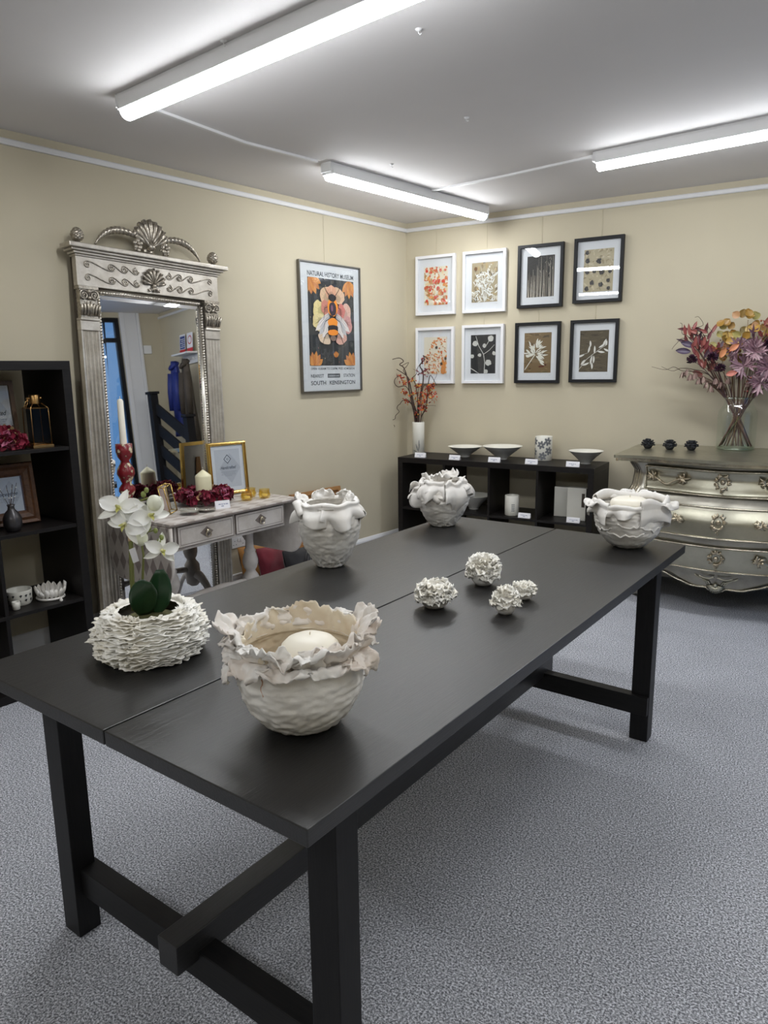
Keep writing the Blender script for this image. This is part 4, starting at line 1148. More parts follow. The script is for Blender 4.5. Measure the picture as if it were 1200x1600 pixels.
# --- four small ruffled rosette bowls
def rosette(label, P, R, H, seed, dense, fl=1.0, top=0.0):
    p = away(P, R * 0.45)
    t = thing('rosette_bowl', label, 'ornament', (p[0], p[1], TH), facing(p), 'small ruffled porcelain rosette bowls')
    g = G(); g.lathe([(R * 0.35, 0), (R * 0.55, 0.002), (R * 0.78, H * 0.16), (R * 0.9, H * 0.36), (R * 0.80, H * 0.5), (R * 0.6, H * .52), (0.0005, H * 0.4)], 40, True, True, False)
    g.build('small_bowl', PORC, t)
    g = G(); r = random.Random(seed)
    for (zt, n, rr, tl, L) in dense:
        for k in range(n):
            a = 2 * pi * k / n + r.uniform(-.3, .3)
            curl_leaf(g, a, R * rr, H * zt + r.uniform(-.003, .003), R * L * r.uniform(.8, 1.25) * fl, R * r.uniform(0.5, 0.85), seed * 31 + k * 2.9 + zt * 50, tilt=tl + r.uniform(-.3, .3), droop=r.uniform(-0.7, 1.1), ruff=R * 0.20, nu=9, nv=7)
    g.build('ruffled_petals', M['porcelain_rough'], t, solid=0.0011)
    return t
rosette('ruffled porcelain rosette standing alone, leftmost of the four small ones', (1.954, -3.342), 0.048, 0.080, 3,
    [(0.34, 13, .82, 0.0, .34), (0.44, 13, .80, .15, .36), (0.54, 13, .76, .3, .38), (0.62, 12, .70, .55, .42), (0.68, 11, .58, .95, .48), (0.64, 9, .44, 1.25, .46), (0.56, 6, .26, 1.4, .3)])
rosette('tallest ruffled porcelain rosette with a double crown, farthest back of the four small ones', (1.986, -3.073), 0.047, 0.095, 4,
    [(0.32, 13, .82, -.1, .34), (0.42, 13, .86, .1, .34), (0.52, 13, .84, .3, .34), (0.62, 12, .76, .5, .38), (0.72, 11, .62, .8, .42), (0.80, 9, .46, 1.2, .42), (0.80, 6, .26, 1.4, .40)])
rosette('small cone-shaped ruffled rosette on a smooth round bowl, nearest the front of the four', (2.145, -3.292), 0.034, 0.078, 5,
    [(0.40, 10, .80, -.5, .50), (0.46, 10, .76, .1, .42), (0.56, 10, .68, .4, .42), (0.66, 9, .56, .7, .44), (0.76, 8, .42, 1.0, .44), (0.84, 6, .26, 1.3, .36)])
rosette('smallest low ruffled rosette tucked behind the cone-shaped one', (2.144, -3.145), 0.032, 0.055, 6,
    [(0.50, 11, .80, 0.0, .36), (0.58, 11, .74, .3, .38), (0.66, 10, .60, .7, .42), (0.70, 8, .42, 1.1, .40), (0.72, 5, .2, 1.3, .30)])
# ================================================================== FLAT ART: printed shapes as thin coloured polygons
class Print:
    """shapes printed on a sheet that lies in the x-z plane and faces -y; later shapes lie a hair in front"""
    def __init__(s, x0, x1, z0, z1, y=0.0, step=0.00003):
        s.g = G(); s.r = (x0, x1, z0, z1); s.y = y; s.step = step; s.k = 0
    def cl(s, p):
        x0, x1, z0, z1 = s.r; return (min(x1, max(x0, p[0])), min(z1, max(z0, p[1])))
    def poly(s, pts, col, clip=True):
        if clip: pts = [s.cl(p) for p in pts]
        q = []
        for p in pts:
            if not q or (abs(p[0] - q[-1][0]) + abs(p[1] - q[-1][1])) > 1e-6: q.append(p)
        if len(q) > 2 and abs(q[0][0] - q[-1][0]) + abs(q[0][1] - q[-1][1]) < 1e-6: q.pop()
        if len(q) < 3: return
        area = sum(q[i][0] * q[(i + 1) % len(q)][1] - q[(i + 1) % len(q)][0] * q[i][1] for i in range(len(q)))
        if abs(area) < 1e-9: return
        if area < 0: q = q[::-1]
        s.k += 1; y = s.y - s.step * s.k; s.g.col = col
        tr = tessellate_polygon([[Vector((a, b, 0)) for a, b in q]])
        def ori(t):
            a, b, c = (q[i] for i in t); return t if (b[0] - a[0]) * (c[1] - a[1]) - (b[1] - a[1]) * (c[0] - a[0]) > 0 else t[::-1]
        s.g.add([(a, y, b) for a, b in q], [tuple(ori(t)) for t in tr], False)
    def rect(s, x0, x1, z0, z1, col): s.poly([(x0, z0), (x1, z0), (x1, z1), (x0, z1)], col)
    def blob(s, x, z, rx, rz, col, rot=0, jag=0.0, n=18, seed=0, lob=0):
        pts = []
        for i in range(n):
            a = 2 * pi * i / n; k = 1 + jag * N(cos(a) * 2 + seed, sin(a) * 2, seed * 1.3) * 2 + (lob * abs(sin(a * 2.5)) if lob else 0)
            u, v = rx * k * cos(a), rz * k * sin(a); pts.append((x + u * cos(rot) - v * sin(rot), z + u * sin(rot) + v * cos(rot)))
        s.poly(pts, col)
    def leaf(s, x, z, a, L, W_, col, bend=0.0):
        pts = []; n = 7
        for sd in (1, -1):
            rng = range(n) if sd > 0 else range(n - 1, -1, -1)
            for i in rng:
                t = i / (n - 1); aa = a + bend * t; w = W_ * 0.5 * sin(pi * t) ** 0.8
                cx, cz = x + cos(a + bend * t * .5) * L * t, z + sin(a + bend * t * .5) * L * t
                pts.append((cx - sin(aa) * w * sd, cz + cos(aa) * w * sd))
        s.poly(pts, col)
    def stroke(s, pts, w, col, w1=None):
        w1 = w if w1 is None else w1; n = len(pts); L, R_ = [], []
        for i, p in enumerate(pts):
            a = pts[max(0, i - 1)]; b = pts[min(n - 1, i + 1)]; dx, dz = b[0] - a[0], b[1] - a[1]; l = hypot(dx, dz) or 1; ww = (w + (w1 - w) * i / (n - 1)) / 2
            L.append((p[0] - dz / l * ww, p[1] + dx / l * ww)); R_.append((p[0] + dz / l * ww, p[1] - dx / l * ww))
        s.poly(L + R_[::-1], col)
    def text(s, txt, x, z, size, col, align='CENTER', width=None, shear=0.0, space=1.0, bold=0.018):
        cu = bpy.data.curves.new('lettering', 'FONT'); cu.body = txt; cu.size = size; cu.align_x = align; cu.shear = shear; cu.space_character = space; cu.resolution_u = 3; cu.offset = size * bold
        o = bpy.data.objects.new('lettering', cu); COL.objects.link(o)
        bpy.context.view_layer.update()
        me = bpy.data.meshes.new_from_object(o.evaluated_get(bpy.context.evaluated_depsgraph_get()))
        vs = [v.co.copy() for v in me.vertices]; fs = [tuple(p.vertices) for p in me.polygons]
        bpy.data.objects.remove(o); bpy.data.curves.remove(cu); bpy.data.meshes.remove(me)
        if not vs: return
        k = 1.0
        if width:
            w = max(v.x for v in vs) - min(v.x for v in vs); k = width / w
        s.k += 1; s.g.col = col; y = s.y - s.step * s.k - 0.0001
        s.g.add([(x + v.x * k, y, z + v.y) for v in vs], fs, False)
    def build(s, parent, name='print', m=None): return s.g.build(name, m or M['paint'], parent)

def frame_parts(t, W_, H, fw, fd, fm, mount=0.0, sheet=None, glass=True, back=None, prof=None):
    """frame of four mitred bars in local x-z, back at y=0, front at y=-fd; mount board and glass inside"""
    g = G()
    o4 = [(-W_ / 2, 0), (W_ / 2, 0), (W_ / 2, H), (-W_ / 2, H)]; i4 = [(-W_ / 2 + fw, fw), (W_ / 2 - fw, fw), (W_ / 2 - fw, H - fw), (-W_ / 2 + fw, H - fw)]
    rings = [(o4, 0.0), (o4, -fd + 0.002)]
    prof = prof or [(0.0, -fd + 0.002), (0.06, -fd), (0.94, -fd), (1.0, -fd + 0.002)]
    loops = [[(x, 0.0, z) for x, z in o4]]
    for t_, y in prof: loops.append([(o[0] + (i[0] - o[0]) * t_, y, o[1] + (i[1] - o[1]) * t_) for o, i in zip(o4, i4)])
    loops.append([(x, 0.0, z) for x, z in i4])
    vs = [p for l in loops for p in l]
    fs = []
    for k in range(len(loops) - 1):
        for j in range(4): fs.append((k * 4 + j, k * 4 + (j + 1) % 4, (k + 1) * 4 + (j + 1) % 4, (k + 1) * 4 + j))
    for j in range(4): k = len(loops) - 1; fs.append((k * 4 + j, k * 4 + (j + 1) % 4, (j + 1) % 4, j))
    g.add(vs, fs, False); g.build('frame', fm, t)
    g = G(); g.box(-W_ / 2 + fw - 0.002, W_ / 2 - fw + 0.002, -0.008, -0.002, fw - 0.002, H - fw + 0.002); g.build('mount_board', M['paper'], t)
    if glass:
        g = G(); g.box(-W_ / 2 + fw - 0.001, W_ / 2 - fw + 0.001, -fd + 0.007, -fd + 0.0055, fw - 0.001, H - fw + 0.001); g.build('glass', M['glaze'], t)

CR = srgb
def art_orange(P, rd, rich):
    x0, x1, z0, z1 = P.r; P.rect(x0, x1, z0, z1, CR(236, 226, 208) if not rich else CR(238, 228, 206))
    w, h = x1 - x0, z1 - z0
    if rich:
        for k in range(150):
            c = rd.choice([CR(226, 120, 60), CR(238, 160, 84), CR(214, 96, 56), CR(240, 214, 170), CR(200, 148, 84), CR(244, 240, 226)])
            P.blob(rd.uniform(x0, x1), rd.uniform(z0, z1), rd.uniform(.004, .018), rd.uniform(.004, .018), c, 0, 0.3, 14, rd.random() * 9)
        for (u, v, r_) in ((.45, .62, .018), (.5, .2, .014), (.62, .62, .017), (.82, .62, .013), (.60, .44, .012), (.70, .90, .012), (.25, .40, .013), (.12, .9, .012), (.3, .86, .010), (.9, .34, .010), (.12, .12, .010), (.86, .10, .012), (.9, .9, .01)):
            P.blob(x0 + u * w, z0 + v * h, r_, r_ * .95, CR(232, 76, 48), 0, .12, 16, u * 9); P.blob(x0 + u * w, z0 + v * h, r_ * .5, r_ * .45, CR(214, 52, 40), 0, .3, 10, v * 9)
        for k in range(16): P.stroke([(rd.uniform(x0, x1), rd.uniform(z0, z1)) for _ in range(2)][:1] + [(rd.uniform(x0, x1), rd.uniform(z0, z1))], .0012, CR(250, 244, 232))
    else:
        for k in range(190):
            u, v = rd.random(), rd.random()
            if u + (1 - v) < 0.55: continue
            c = rd.choice([CR(232, 138, 66), CR(240, 168, 100), CR(222, 110, 60), CR(244, 232, 214), CR(206, 150, 96)])
            P.leaf(x0 + u * w, z0 + v * h, rd.uniform(0, 6.28), rd.uniform(.010, .030), rd.uniform(.005, .012), c, rd.uniform(-1, 1))
        P.poly([(x1 - .25 * w, z0 + .02 * h), (x1 - .04 * w, z0 + .02 * h), (x1 - .04 * w, z0 + .3 * h), (x1 - .2 * w, z0 + .4 * h)], CR(222, 140, 66))
        for (u, v) in ((.56, .72), (.78, .28), (.95, .42)): P.blob(x0 + u * w, z0 + v * h, .010, .011, CR(74, 66, 58), 0, .2, 12, u)
def art_fern(P, rd):
    x0, x1, z0, z1 = P.r; w, h = x1 - x0, z1 - z0; P.rect(x0, x1, z0, z1, CR(176, 160, 130))
    for k in range(60): P.blob(rd.uniform(x0, x1), rd.uniform(z0, z1), rd.uniform(.005, .02), rd.uniform(.003, .01), rd.choice([CR(150, 130, 100), CR(222, 214, 198), CR(120, 108, 90), CR(186, 160, 116)]), rd.uniform(0, 3), .3, 12, k)
    P.blob(x0 + .15 * w, z1 - .15 * h, .013, .013, CR(120, 84, 50), 0, .3, 12, 3)
    for k in range(110):
        a = rd.choice([.7, 2.3, 1.2, 1.9, .3, 2.8]) + rd.uniform(-.3, .3); P.leaf(rd.uniform(x0 + .02, x1 - .02), rd.uniform(z0, z1 - .3 * h), a, rd.uniform(.025, .05), rd.uniform(.004, .008), CR(248, 247, 243), rd.uniform(-.6, .6))
    for k in range(14):
        P.stroke([(x0 + .5 * w, z0), (rd.uniform(x0, x1), rd.uniform(z0 + .3 * h, z1))], .002, CR(240, 238, 232), .001)
def art_stems(P, rd):
    x0, x1, z0, z1 = P.r; w, h = x1 - x0, z1 - z0; P.rect(x0, x1, z0, z1, CR(38, 34, 32))
    P.poly([(x0, z0), (x0 + .45 * w, z0), (x0 + .5 * w, z0 + .5 * h), (x0 + .1 * w, z0 + .55 * h), (x0, z0 + .4 * h)], CR(60, 52, 46))
    for k in range(24):
        x = x0 + w * (k + rd.uniform(.2, .8)) / 24; ht = rd.uniform(.45, 1.0) if x > x0 + w * .35 else rd.uniform(.2, .7)
        P.stroke([(x + rd.uniform(-.004, .004), z0), (x, z0 + h * ht * .5), (x + rd.uniform(-.004, .004), z0 + h * ht)], rd.uniform(.002, .0048), rd.choice([CR(226, 216, 200), CR(214, 204, 188), CR(150, 140, 126)]), .001)
    for k in range(16):
        x, z = rd.uniform(x0 + .5 * w, x1 - .01), rd.uniform(z0 + .2 * h, z1 - .02); P.stroke([(x, z), (x + rd.uniform(-.012, .012), z + .014)], .002, CR(196, 186, 170), .001)
def art_dots(P, rd):
    x0, x1, z0, z1 = P.r; w, h = x1 - x0, z1 - z0; P.rect(x0, x1, z0, z1, CR(190, 176, 146))
    for k in range(80): P.blob(rd.uniform(x0, x1), rd.uniform(z0, z1), rd.uniform(.004, .018), rd.uniform(.002, .007), rd.choice([CR(168, 152, 122), CR(206, 194, 168), CR(150, 134, 106), CR(214, 200, 170)]), rd.uniform(0, 3), .3, 12, k)
    for (u, v, r_) in ((.10, .93, .012), (.12, .74, .015), (.50, .72, .017), (.12, .48, .014), (.36, .50, .014), (.62, .45, .016), (.9, .46, .012), (.3, .22, .014), (.12, .08, .014), (.6, .16, .014), (.84, .24, .013), (.86, .06, .012)):
        P.blob(x0 + u * w, z0 + v * h, r_, r_ * 1.1, CR(62, 58, 60), 0, .25, 14, u * 7); P.blob(x0 + u * w, z0 + v * h, r_ * .45, r_ * .5, CR(36, 34, 38), 0, .3, 10, v * 7)
        for q in range(5): a = rd.uniform(0, 6.28); P.stroke([(x0 + u * w, z0 + v * h), (x0 + u * w + r_ * cos(a) * 1.1, z0 + v * h + r_ * sin(a) * 1.2)], .0012, CR(120, 112, 104), .0006)
def art_poppy(P, rd):
    x0, x1, z0, z1 = P.r; w, h = x1 - x0, z1 - z0; P.rect(x0, x1, z0, z1, CR(44, 44, 46))
    for k in range(20): P.blob(rd.uniform(x0, x1), rd.uniform(z0, z1), rd.uniform(.006, .02), rd.uniform(.002, .006), CR(62, 60, 62), rd.uniform(0, 3), .3, 10, k)
    W1 = CR(236, 234, 228)
    P.stroke([(x0 + .55 * w, z0), (x0 + .57 * w, z0 + .3 * h), (x0 + .52 * w, z0 + .5 * h), (x0 + .32 * w, z0 + .72 * h), (x0 + .2 * w, z0 + .97 * h)], .0045, W1, .003)
    P.stroke([(x0 + .52 * w, z0 + .5 * h), (x0 + .75 * w, z0 + .6 * h), (x1 - .01, z0 + .74 * h)], .0035, W1, .002)
    P.stroke([(x0, z0 + .14 * h), (x0 + .2 * w, z0 + .06 * h), (x0 + .34 * w, z0)], .006, W1, .003)
    P.stroke([(x0 + .6 * w, z0 + .7 * h), (x0 + .74 * w, z0 + .85 * h)], .003, W1)
    for (u, v, r_) in ((.18, .78, .015), (.80, .90, .016), (.06, .45, .011), (.36, .48, .010), (.94, .52, .011), (.72, .28, .017), (.55, .72, .011), (.62, .05, .012)):
        r_ *= 1.35; P.blob(x0 + u * w, z0 + v * h, r_, r_ * .95, CR(216, 214, 208), 0, .12, 16, u * 9)
        for q in range(4): P.stroke([(x0 + u * w - r_ * .6 + q * r_ * .4, z0 + v * h - r_ * .7), (x0 + u * w - r_ * .6 + q * r_ * .4, z0 + v * h + r_ * .7)], .001, CR(150, 148, 144))
def art_burst(P, rd):
    x0, x1, z0, z1 = P.r; w, h = x1 - x0, z1 - z0; P.rect(x0, x1, z0, z1, CR(124, 100, 68))
    for k in range(46): P.blob(rd.uniform(x0, x1), rd.uniform(z0, z1), rd.uniform(.006, .028), rd.uniform(.002, .007), rd.choice([CR(98, 78, 52), CR(144, 120, 82), CR(84, 70, 50), CR(110, 96, 66)]), rd.uniform(-.3, .3), .3, 12, k)
    P.blob(x0 + .66 * w, z0 + .16 * h, .02, .006, CR(96, 40, 24), .1, .3, 12, 4); P.blob(x0 + .8 * w, z0 + .2 * h, .01, .004, CR(80, 30, 20), .1, .3, 12, 5)
    W1 = CR(234, 230, 218); c = (x0 + .42 * w, z0 + .46 * h)
    P.stroke([(x0 + .04 * w, z0 + .08 * h), (c[0] - .01, c[1] - .012), c], .005, W1, .006)
    for k in range(64):
        a = rd.uniform(-.9, 3.5); d = rd.uniform(.0, .075); x, z = c[0] + cos(a) * d * .8, c[1] + sin(a) * d
        P.leaf(x, z, a + rd.uniform(-.5, .5), rd.uniform(.030, .050), rd.uniform(.006, .012), W1, rd.uniform(-.5, .5))
def art_sprig(P, rd):
    x0, x1, z0, z1 = P.r; w, h = x1 - x0, z1 - z0; P.rect(x0, x1, z0, z1, CR(92, 80, 62))
    for k in range(50): P.blob(rd.uniform(x0, x1), rd.uniform(z0, z1), rd.uniform(.008, .03), rd.uniform(.001, .004), rd.choice([CR(72, 62, 48), CR(108, 96, 76), CR(60, 52, 42), CR(120, 106, 82)]), rd.uniform(-.3, .3), .3, 10, k)
    W1 = CR(238, 234, 226)
    P.stroke([(x0, z0 + .06 * h), (x0 + .25 * w, z0 + .3 * h), (x0 + .5 * w, z0 + .44 * h), (x0 + .78 * w, z0 + .58 * h), (x0 + .97 * w, z0 + .66 * h)], .0036, W1, .002)
    P.stroke([(x0 + .0 * w, z0 + .4 * h), (x0 + .3 * w, z0 + .46 * h)], .003, W1, .001)
    for (u, v, a, L) in ((.18, .42, 3.4, .03), (.3, .46, 1.2, .032), (.38, .60, 1.5, .028), (.46, .40, -1.9, .04), (.52, .44, 1.4, .034), (.5, .2, 1.4, .034), (.46, .06, 1.5, .03), (.62, .5, -.3, .034), (.66, .58, .4, .034), (.8, .64, .9, .03), (.84, .56, -.6, .03), (.9, .62, 1.2, .024), (.22, .3, -2.4, .03), (.1, .16, .2, .034)):
        P.leaf(x0 + u * w, z0 + v * h, a, L * 1.6, .013, W1, .3)
arts = [art_orange, art_fern, art_stems, art_dots, art_orange, art_poppy, art_burst, art_sprig]
#          xl     xr     z0     z1    ; print rectangle as fractions of the frame (x0,x1,z0,z1)
FR = [(0.097, 0.427, 1.813, 2.245, 'w', (.20, .80, .17, .81)), (0.489, 0.826, 1.812, 2.245, 'w', (.20, .80, .17, .81)),
      (0.913, 1.240, 1.825, 2.248, 'k', (.20, .80, .17, .82)), (1.312, 1.639, 1.837, 2.256, 'k', (.20, .80, .17, .82)),
      (0.096, 0.421, 1.301, 1.722, 'w', (.20, .80, .17, .83)), (0.488, 0.818, 1.302, 1.726, 'w', (.20, .80, .17, .83)),
      (0.905, 1.235, 1.304, 1.726, 'k', (.20, .80, .17, .83)), (1.305, 1.630, 1.308, 1.727, 'k', (.20, .80, .17, .83))]
LB = ['white-framed print of orange and red blots, upper left of the eight framed prints', 'white-framed print of pale fern leaves on beige, upper row beside the orange blots',
      'black-framed print of pale vertical stems on black, upper row', 'black-framed print of dark round blots on beige, upper right of the eight prints',
      'white-framed orange leaf print partly behind the berry branches, lower left', 'white-framed print of white poppy heads on black, lower row',
      'black-framed print of a white leaf burst on brown, lower row', 'black-framed print of white leaf sprigs on dark brown, lower right of the eight']
for i, (xl, xr, z0, z1, k, pr) in enumerate(FR):
    W_, H = xr - xl, z1 - z0
    t = thing('framed_print', LB[i], 'picture', ((xl + xr) / 2, -0.004, z0), 0, 'eight framed botanical prints on the back wall')
    frame_parts(t, W_, H, 0.021, 0.030, M['frame_w'] if k == 'w' else M['frame_k'])
    px0, px1, pz0, pz1 = -W_ / 2 + pr[0] * W_, -W_ / 2 + pr[1] * W_, pr[2] * H, pr[3] * H
    P = Print(px0, px1, pz0, pz1, -0.0086)
    f_ = arts[i]
    if f_ is art_orange: f_(P, random.Random(3 + i), i == 0)
    else: f_(P, random.Random(3 + i))
    P.build(t)
    P = Print(-1, 1, -1, 1, -0.0082); P.text('0' + str(1) + '/20', px1 - 0.004, pz0 - 0.018, 0.009, CR(110, 110, 116)) if False else None
    g = G(); g.col = CR(140, 138, 140); x = px1 - 0.012
    g.tube([(x + 0.002 * q, -0.0086, pz0 - 0.016 + (0.0018 if q % 2 else 0)) for q in range(7)], 0.0005, 4); g.build('pencil_signature', M['paint'], t)
    if i < 4:
        g = G(); xc = 0.03 * W_ * (1 if i % 2 else 0); g.tube([(xc, 0.001, H - 0.01), (xc, 0.001, 2.440 - z0)], 0.0009, 5); g.build('hanging_cord', M['cord'], t)
    else:
        g = G(); g.tube([(0, 0.001, H - 0.01), (0, 0.001, FR[i - 4][2] - z0 + 0.01)], 0.0009, 5); g.build('hanging_cord', M['cord'], t)

# ------------------------------------------------------------------ museum poster on the left wall
PW_, PH = 0.602, 0.857
po = thing('framed_poster', 'tall framed bee poster headed Natural History Museum on the left wall', 'poster', LP(0.866, 0.004, 1.264), RZL)
frame_parts(po, PW_, PH, 0.009, 0.022, M['frame_steel'])
P = Print(-PW_ / 2 + 0.010, PW_ / 2 - 0.010, 0.010, PH - 0.010, -0.0086)
P.rect(-PW_ / 2 + 0.010, PW_ / 2 - 0.010, 0.010, PH - 0.010, CR(216, 217, 220))
ax0, ax1, az0_, az1_ = -0.218, 0.236, 0.180, 0.756
INK = CR(52, 58, 66)
P.text('NATURAL HISTORY MUSEUM', 0.009, 0.768, 0.042, INK, width=0.454)
P.text('OPEN 10.00AM TO 5.50PM. FREE ADMISSION', 0.012, 0.152, 0.021, INK, width=0.440)
P.text('NEAREST', -0.212, 0.100, 0.031, INK, 'LEFT', width=0.125)
P.text('STATION', 0.236, 0.100, 0.031, INK, 'RIGHT', width=0.120)
P.rect(-0.048, 0.078, 0.097, 0.124, CR(70, 74, 80)); P.text('UNDERGROUND', 0.015, 0.104, 0.016, CR(206, 208, 210), width=0.108)
P.text('SOUTH', -0.212, 0.050, 0.038, INK, 'LEFT', width=0.145)
P.text('KENSINGTON', 0.238, 0.050, 0.038, INK, 'RIGHT', width=0.265)
P.build(po, 'poster_sheet')
P = Print(ax0, ax1, az0_, az1_, -0.0092)
P.rect(ax0, ax1, az0_, az1_, CR(48, 50, 54)); rd = random.Random(11); cxm = (ax0 + ax1) / 2
for k in range(60): P.leaf(rd.uniform(ax0, ax1), rd.uniform(az0_, az1_), rd.uniform(0, 6.28), rd.uniform(.03, .08), rd.uniform(.012, .03), rd.choice([CR(64, 68, 66), CR(40, 42, 48), CR(84, 80, 74), CR(58, 60, 72)]), rd.uniform(-.5, .5))
for k in range(22): P.blob(rd.uniform(ax0, ax1), rd.uniform(az0_, az1_), .004, .004, rd.choice([CR(150, 90, 90), CR(120, 60, 70), CR(170, 150, 120)]))
def tulip(x, z, a, s):
    for k in range(5):
        P.leaf(x, z, a + (k - 2) * 0.36, s * (1 - .06 * abs(k - 2)), s * 0.36, CR(218 - 14 * (k % 2), 146 - 16 * (k % 2), 76), 0)
    for k in range(5): P.stroke([(x, z), (x + cos(a + (k - 2) * .36) * s * .8, z + sin(a + (k - 2) * .36) * s * .8)], .002, CR(170, 84, 34), .001)
tulip(ax0 + 0.02, az1_ + .01, -pi / 2 + .45, 0.13); tulip(ax1 - 0.05, az1_ + .0, -pi / 2 - .0, 0.12); tulip(ax0 + 0.04, az0_ - .02, pi / 2 - .2, 0.12); tulip(ax1 - 0.03, az0_ - .02, pi / 2 + .25, 0.12); tulip(cxm + .03, az0_ + .055, pi / 2, 0.045)
zc_ = az0_ + 0.335
for (dx, dz_, r1, r2, c, rt) in ((-.055, .135, .062, .052, CR(222, 186, 152), .5), (.060, .135, .066, .050, CR(222, 182, 150), -.5), (-.005, .150, .050, .045, CR(226, 170, 140), 0), (-.125, .030, .058, .062, CR(232, 212, 150), .2), (.135, .020, .052, .060, CR(220, 176, 160), -.2),
                               (-.135, -.045, .052, .055, CR(226, 206, 150), .3), (.155, -.055, .040, .058, CR(196, 142, 138), .1), (-.085, -.150, .060, .038, CR(216, 192, 166), -.4), (.085, -.150, .058, .038, CR(206, 160, 146), .4), (-.07, .05, .04, .05, CR(196, 128, 112), .3), (.085, .03, .04, .05, CR(190, 116, 108), -.3)):
    P.blob(cxm + dx, zc_ + dz_, r1, r2, c, rt, .10, 24, dx * 99, .08); P.blob(cxm + dx * .9, zc_ + dz_ * .9, r1 * .55, r2 * .5, tuple(q * .72 for q in c), rt, .2, 14, dx * 55)
    for q in range(9): a = rt + q * .7 - 1; P.stroke([(cxm + dx * .8, zc_ + dz_ * .8), (cxm + dx + r1 * .8 * cos(a), zc_ + dz_ + r2 * .8 * sin(a))], .0016, tuple(v * .6 for v in c))
for s_ in (-1, 1):
    for k in range(3):
        P.leaf(cxm + s_ * .03, zc_ + .02 - .02 * k, -pi / 2 + s_ * (0.75 - .16 * k), 0.19 - .02 * k, 0.055, CR(176, 176, 178) if k % 2 else CR(206, 200, 196), s_ * .2)
    for k in range(7): P.stroke([(cxm + s_ * .03, zc_ + .02), (cxm + s_ * (.05 + .02 * k), zc_ - .13 + .012 * k)], .0018, CR(96, 92, 96))
    P.stroke([(cxm + s_ * .025, zc_ + .13), (cxm + s_ * .055, zc_ + .16), (cxm + s_ * .085, zc_ + .20)], .005, CR(30, 28, 30), .003)
    for k in range(3): P.stroke([(cxm + s_ * .03, zc_ + .06 - .08 * k), (cxm + s_ * .075, zc_ + .05 - .09 * k), (cxm + s_ * (.09 + .01 * k), zc_ - .03 - .085 * k)], .006, CR(36, 32, 34), .003)
P.blob(cxm, zc_ - .10, .050, .075, CR(40, 36, 38), 0, .04, 24); P.blob(cxm, zc_ - .045, .050, .030, CR(222, 136, 44), 0, .06, 20, 2); P.blob(cxm, zc_ - .080, .052, .018, CR(38, 34, 38), 0, .05, 20, 3)
P.blob(cxm, zc_ - .112, .052, .020, CR(220, 132, 42), 0, .06, 20, 4); P.blob(cxm, zc_ - .150, .030, .018, CR(120, 100, 90), 0, .06, 18, 5)
P.blob(cxm, zc_ + .055, .052, .060, CR(224, 138, 44), 0, .06, 26, 6); P.blob(cxm, zc_ + .045, .036, .046, CR(46, 38, 50), 0, .06, 22, 7); P.blob(cxm - .006, zc_ + .05, .010, .022, CR(120, 78, 100), 0, .06, 12, 8)
P.blob(cxm, zc_ + .118, .036, .026, CR(34, 32, 36), 0, .08, 20, 9); P.blob(cxm - .028, zc_ + .118, .010, .014, CR(20, 20, 22), .3); P.blob(cxm + .028, zc_ + .118, .010, .014, CR(20, 20, 22), -.3)
P.build(po, 'printed_picture')
g = G(); g.tube([(-0.04, 0.002, PH - 0.01), (-0.04, 0.002, 2.44 - 1.264)], 0.0009, 5); g.build('hanging_cord', M['cord'], po)

# ================================================================== TENT CARDS
def tent_card(label, loc, rz, W_=0.088, H=0.034, group='small white folded price cards', lines=1, seed=0):
    t = thing('price_card', label, 'card', loc, rz, group)
    g = G(); d = 0.011
    g.add([(-W_ / 2, -d, 0), (W_ / 2, -d, 0), (W_ / 2, 0, H), (-W_ / 2, 0, H), (W_ / 2, d, 0), (-W_ / 2, d, 0)], [(0, 1, 2, 3), (3, 2, 4, 5)], False)
    g.build('folded_card', M['paper'], t, solid=0.0007)
    g = G(); rd = random.Random(seed); g.col = CR(120, 128, 160)
    k = d / H
    def bar(x0, x1, z0, z1):
        g.add([(x0, -d + k * z0 - 0.0006, z0), (x1, -d + k * z0 - 0.0006, z0), (x1, -d + k * z1 - 0.0006, z1), (x0, -d + k * z1 - 0.0006, z1)], [(0, 1, 2, 3)], False)
    x = -W_ * 0.28
    while x < W_ * 0.26:
        w = rd.uniform(.006, .014); bar(x, x + w, H * .50, H * .60); x += w + 0.003
    bar(-0.008, 0.006, H * .26, H * .36)
    g.build('small_print', M['paint'], t)
    return t
for (x, y, rz, l) in ((0.305, -0.345, .10, 'white price card in front of the tall white cylinder vase'), (0.600, -0.372, -.05, 'white price card below the left shallow bowl on the low shelf'),
                      (0.905, -0.372, 0.02, 'white price card below the larger patterned bowl on the low shelf'), (1.172, -0.362, 0.0, 'white price card in front of the leaf-patterned tumbler'),
                      (1.460, -0.372, 0.05, 'white price card below the right shallow bowl on the low shelf')):
    tent_card(l, (x, y, KH + 0.0005), rz, seed=int(x * 100))
mz = 0.392
for (x, y, l) in ((1.136, -0.375, 'white price card beside the white cup inside the low shelf'), (1.372, -0.372, 'white price card in front of the pale box vases in the low shelf')):
    tent_card(l, (x + (0.105 if x > 1.2 else 0), y, mz), 0.03, seed=int(x * 90))
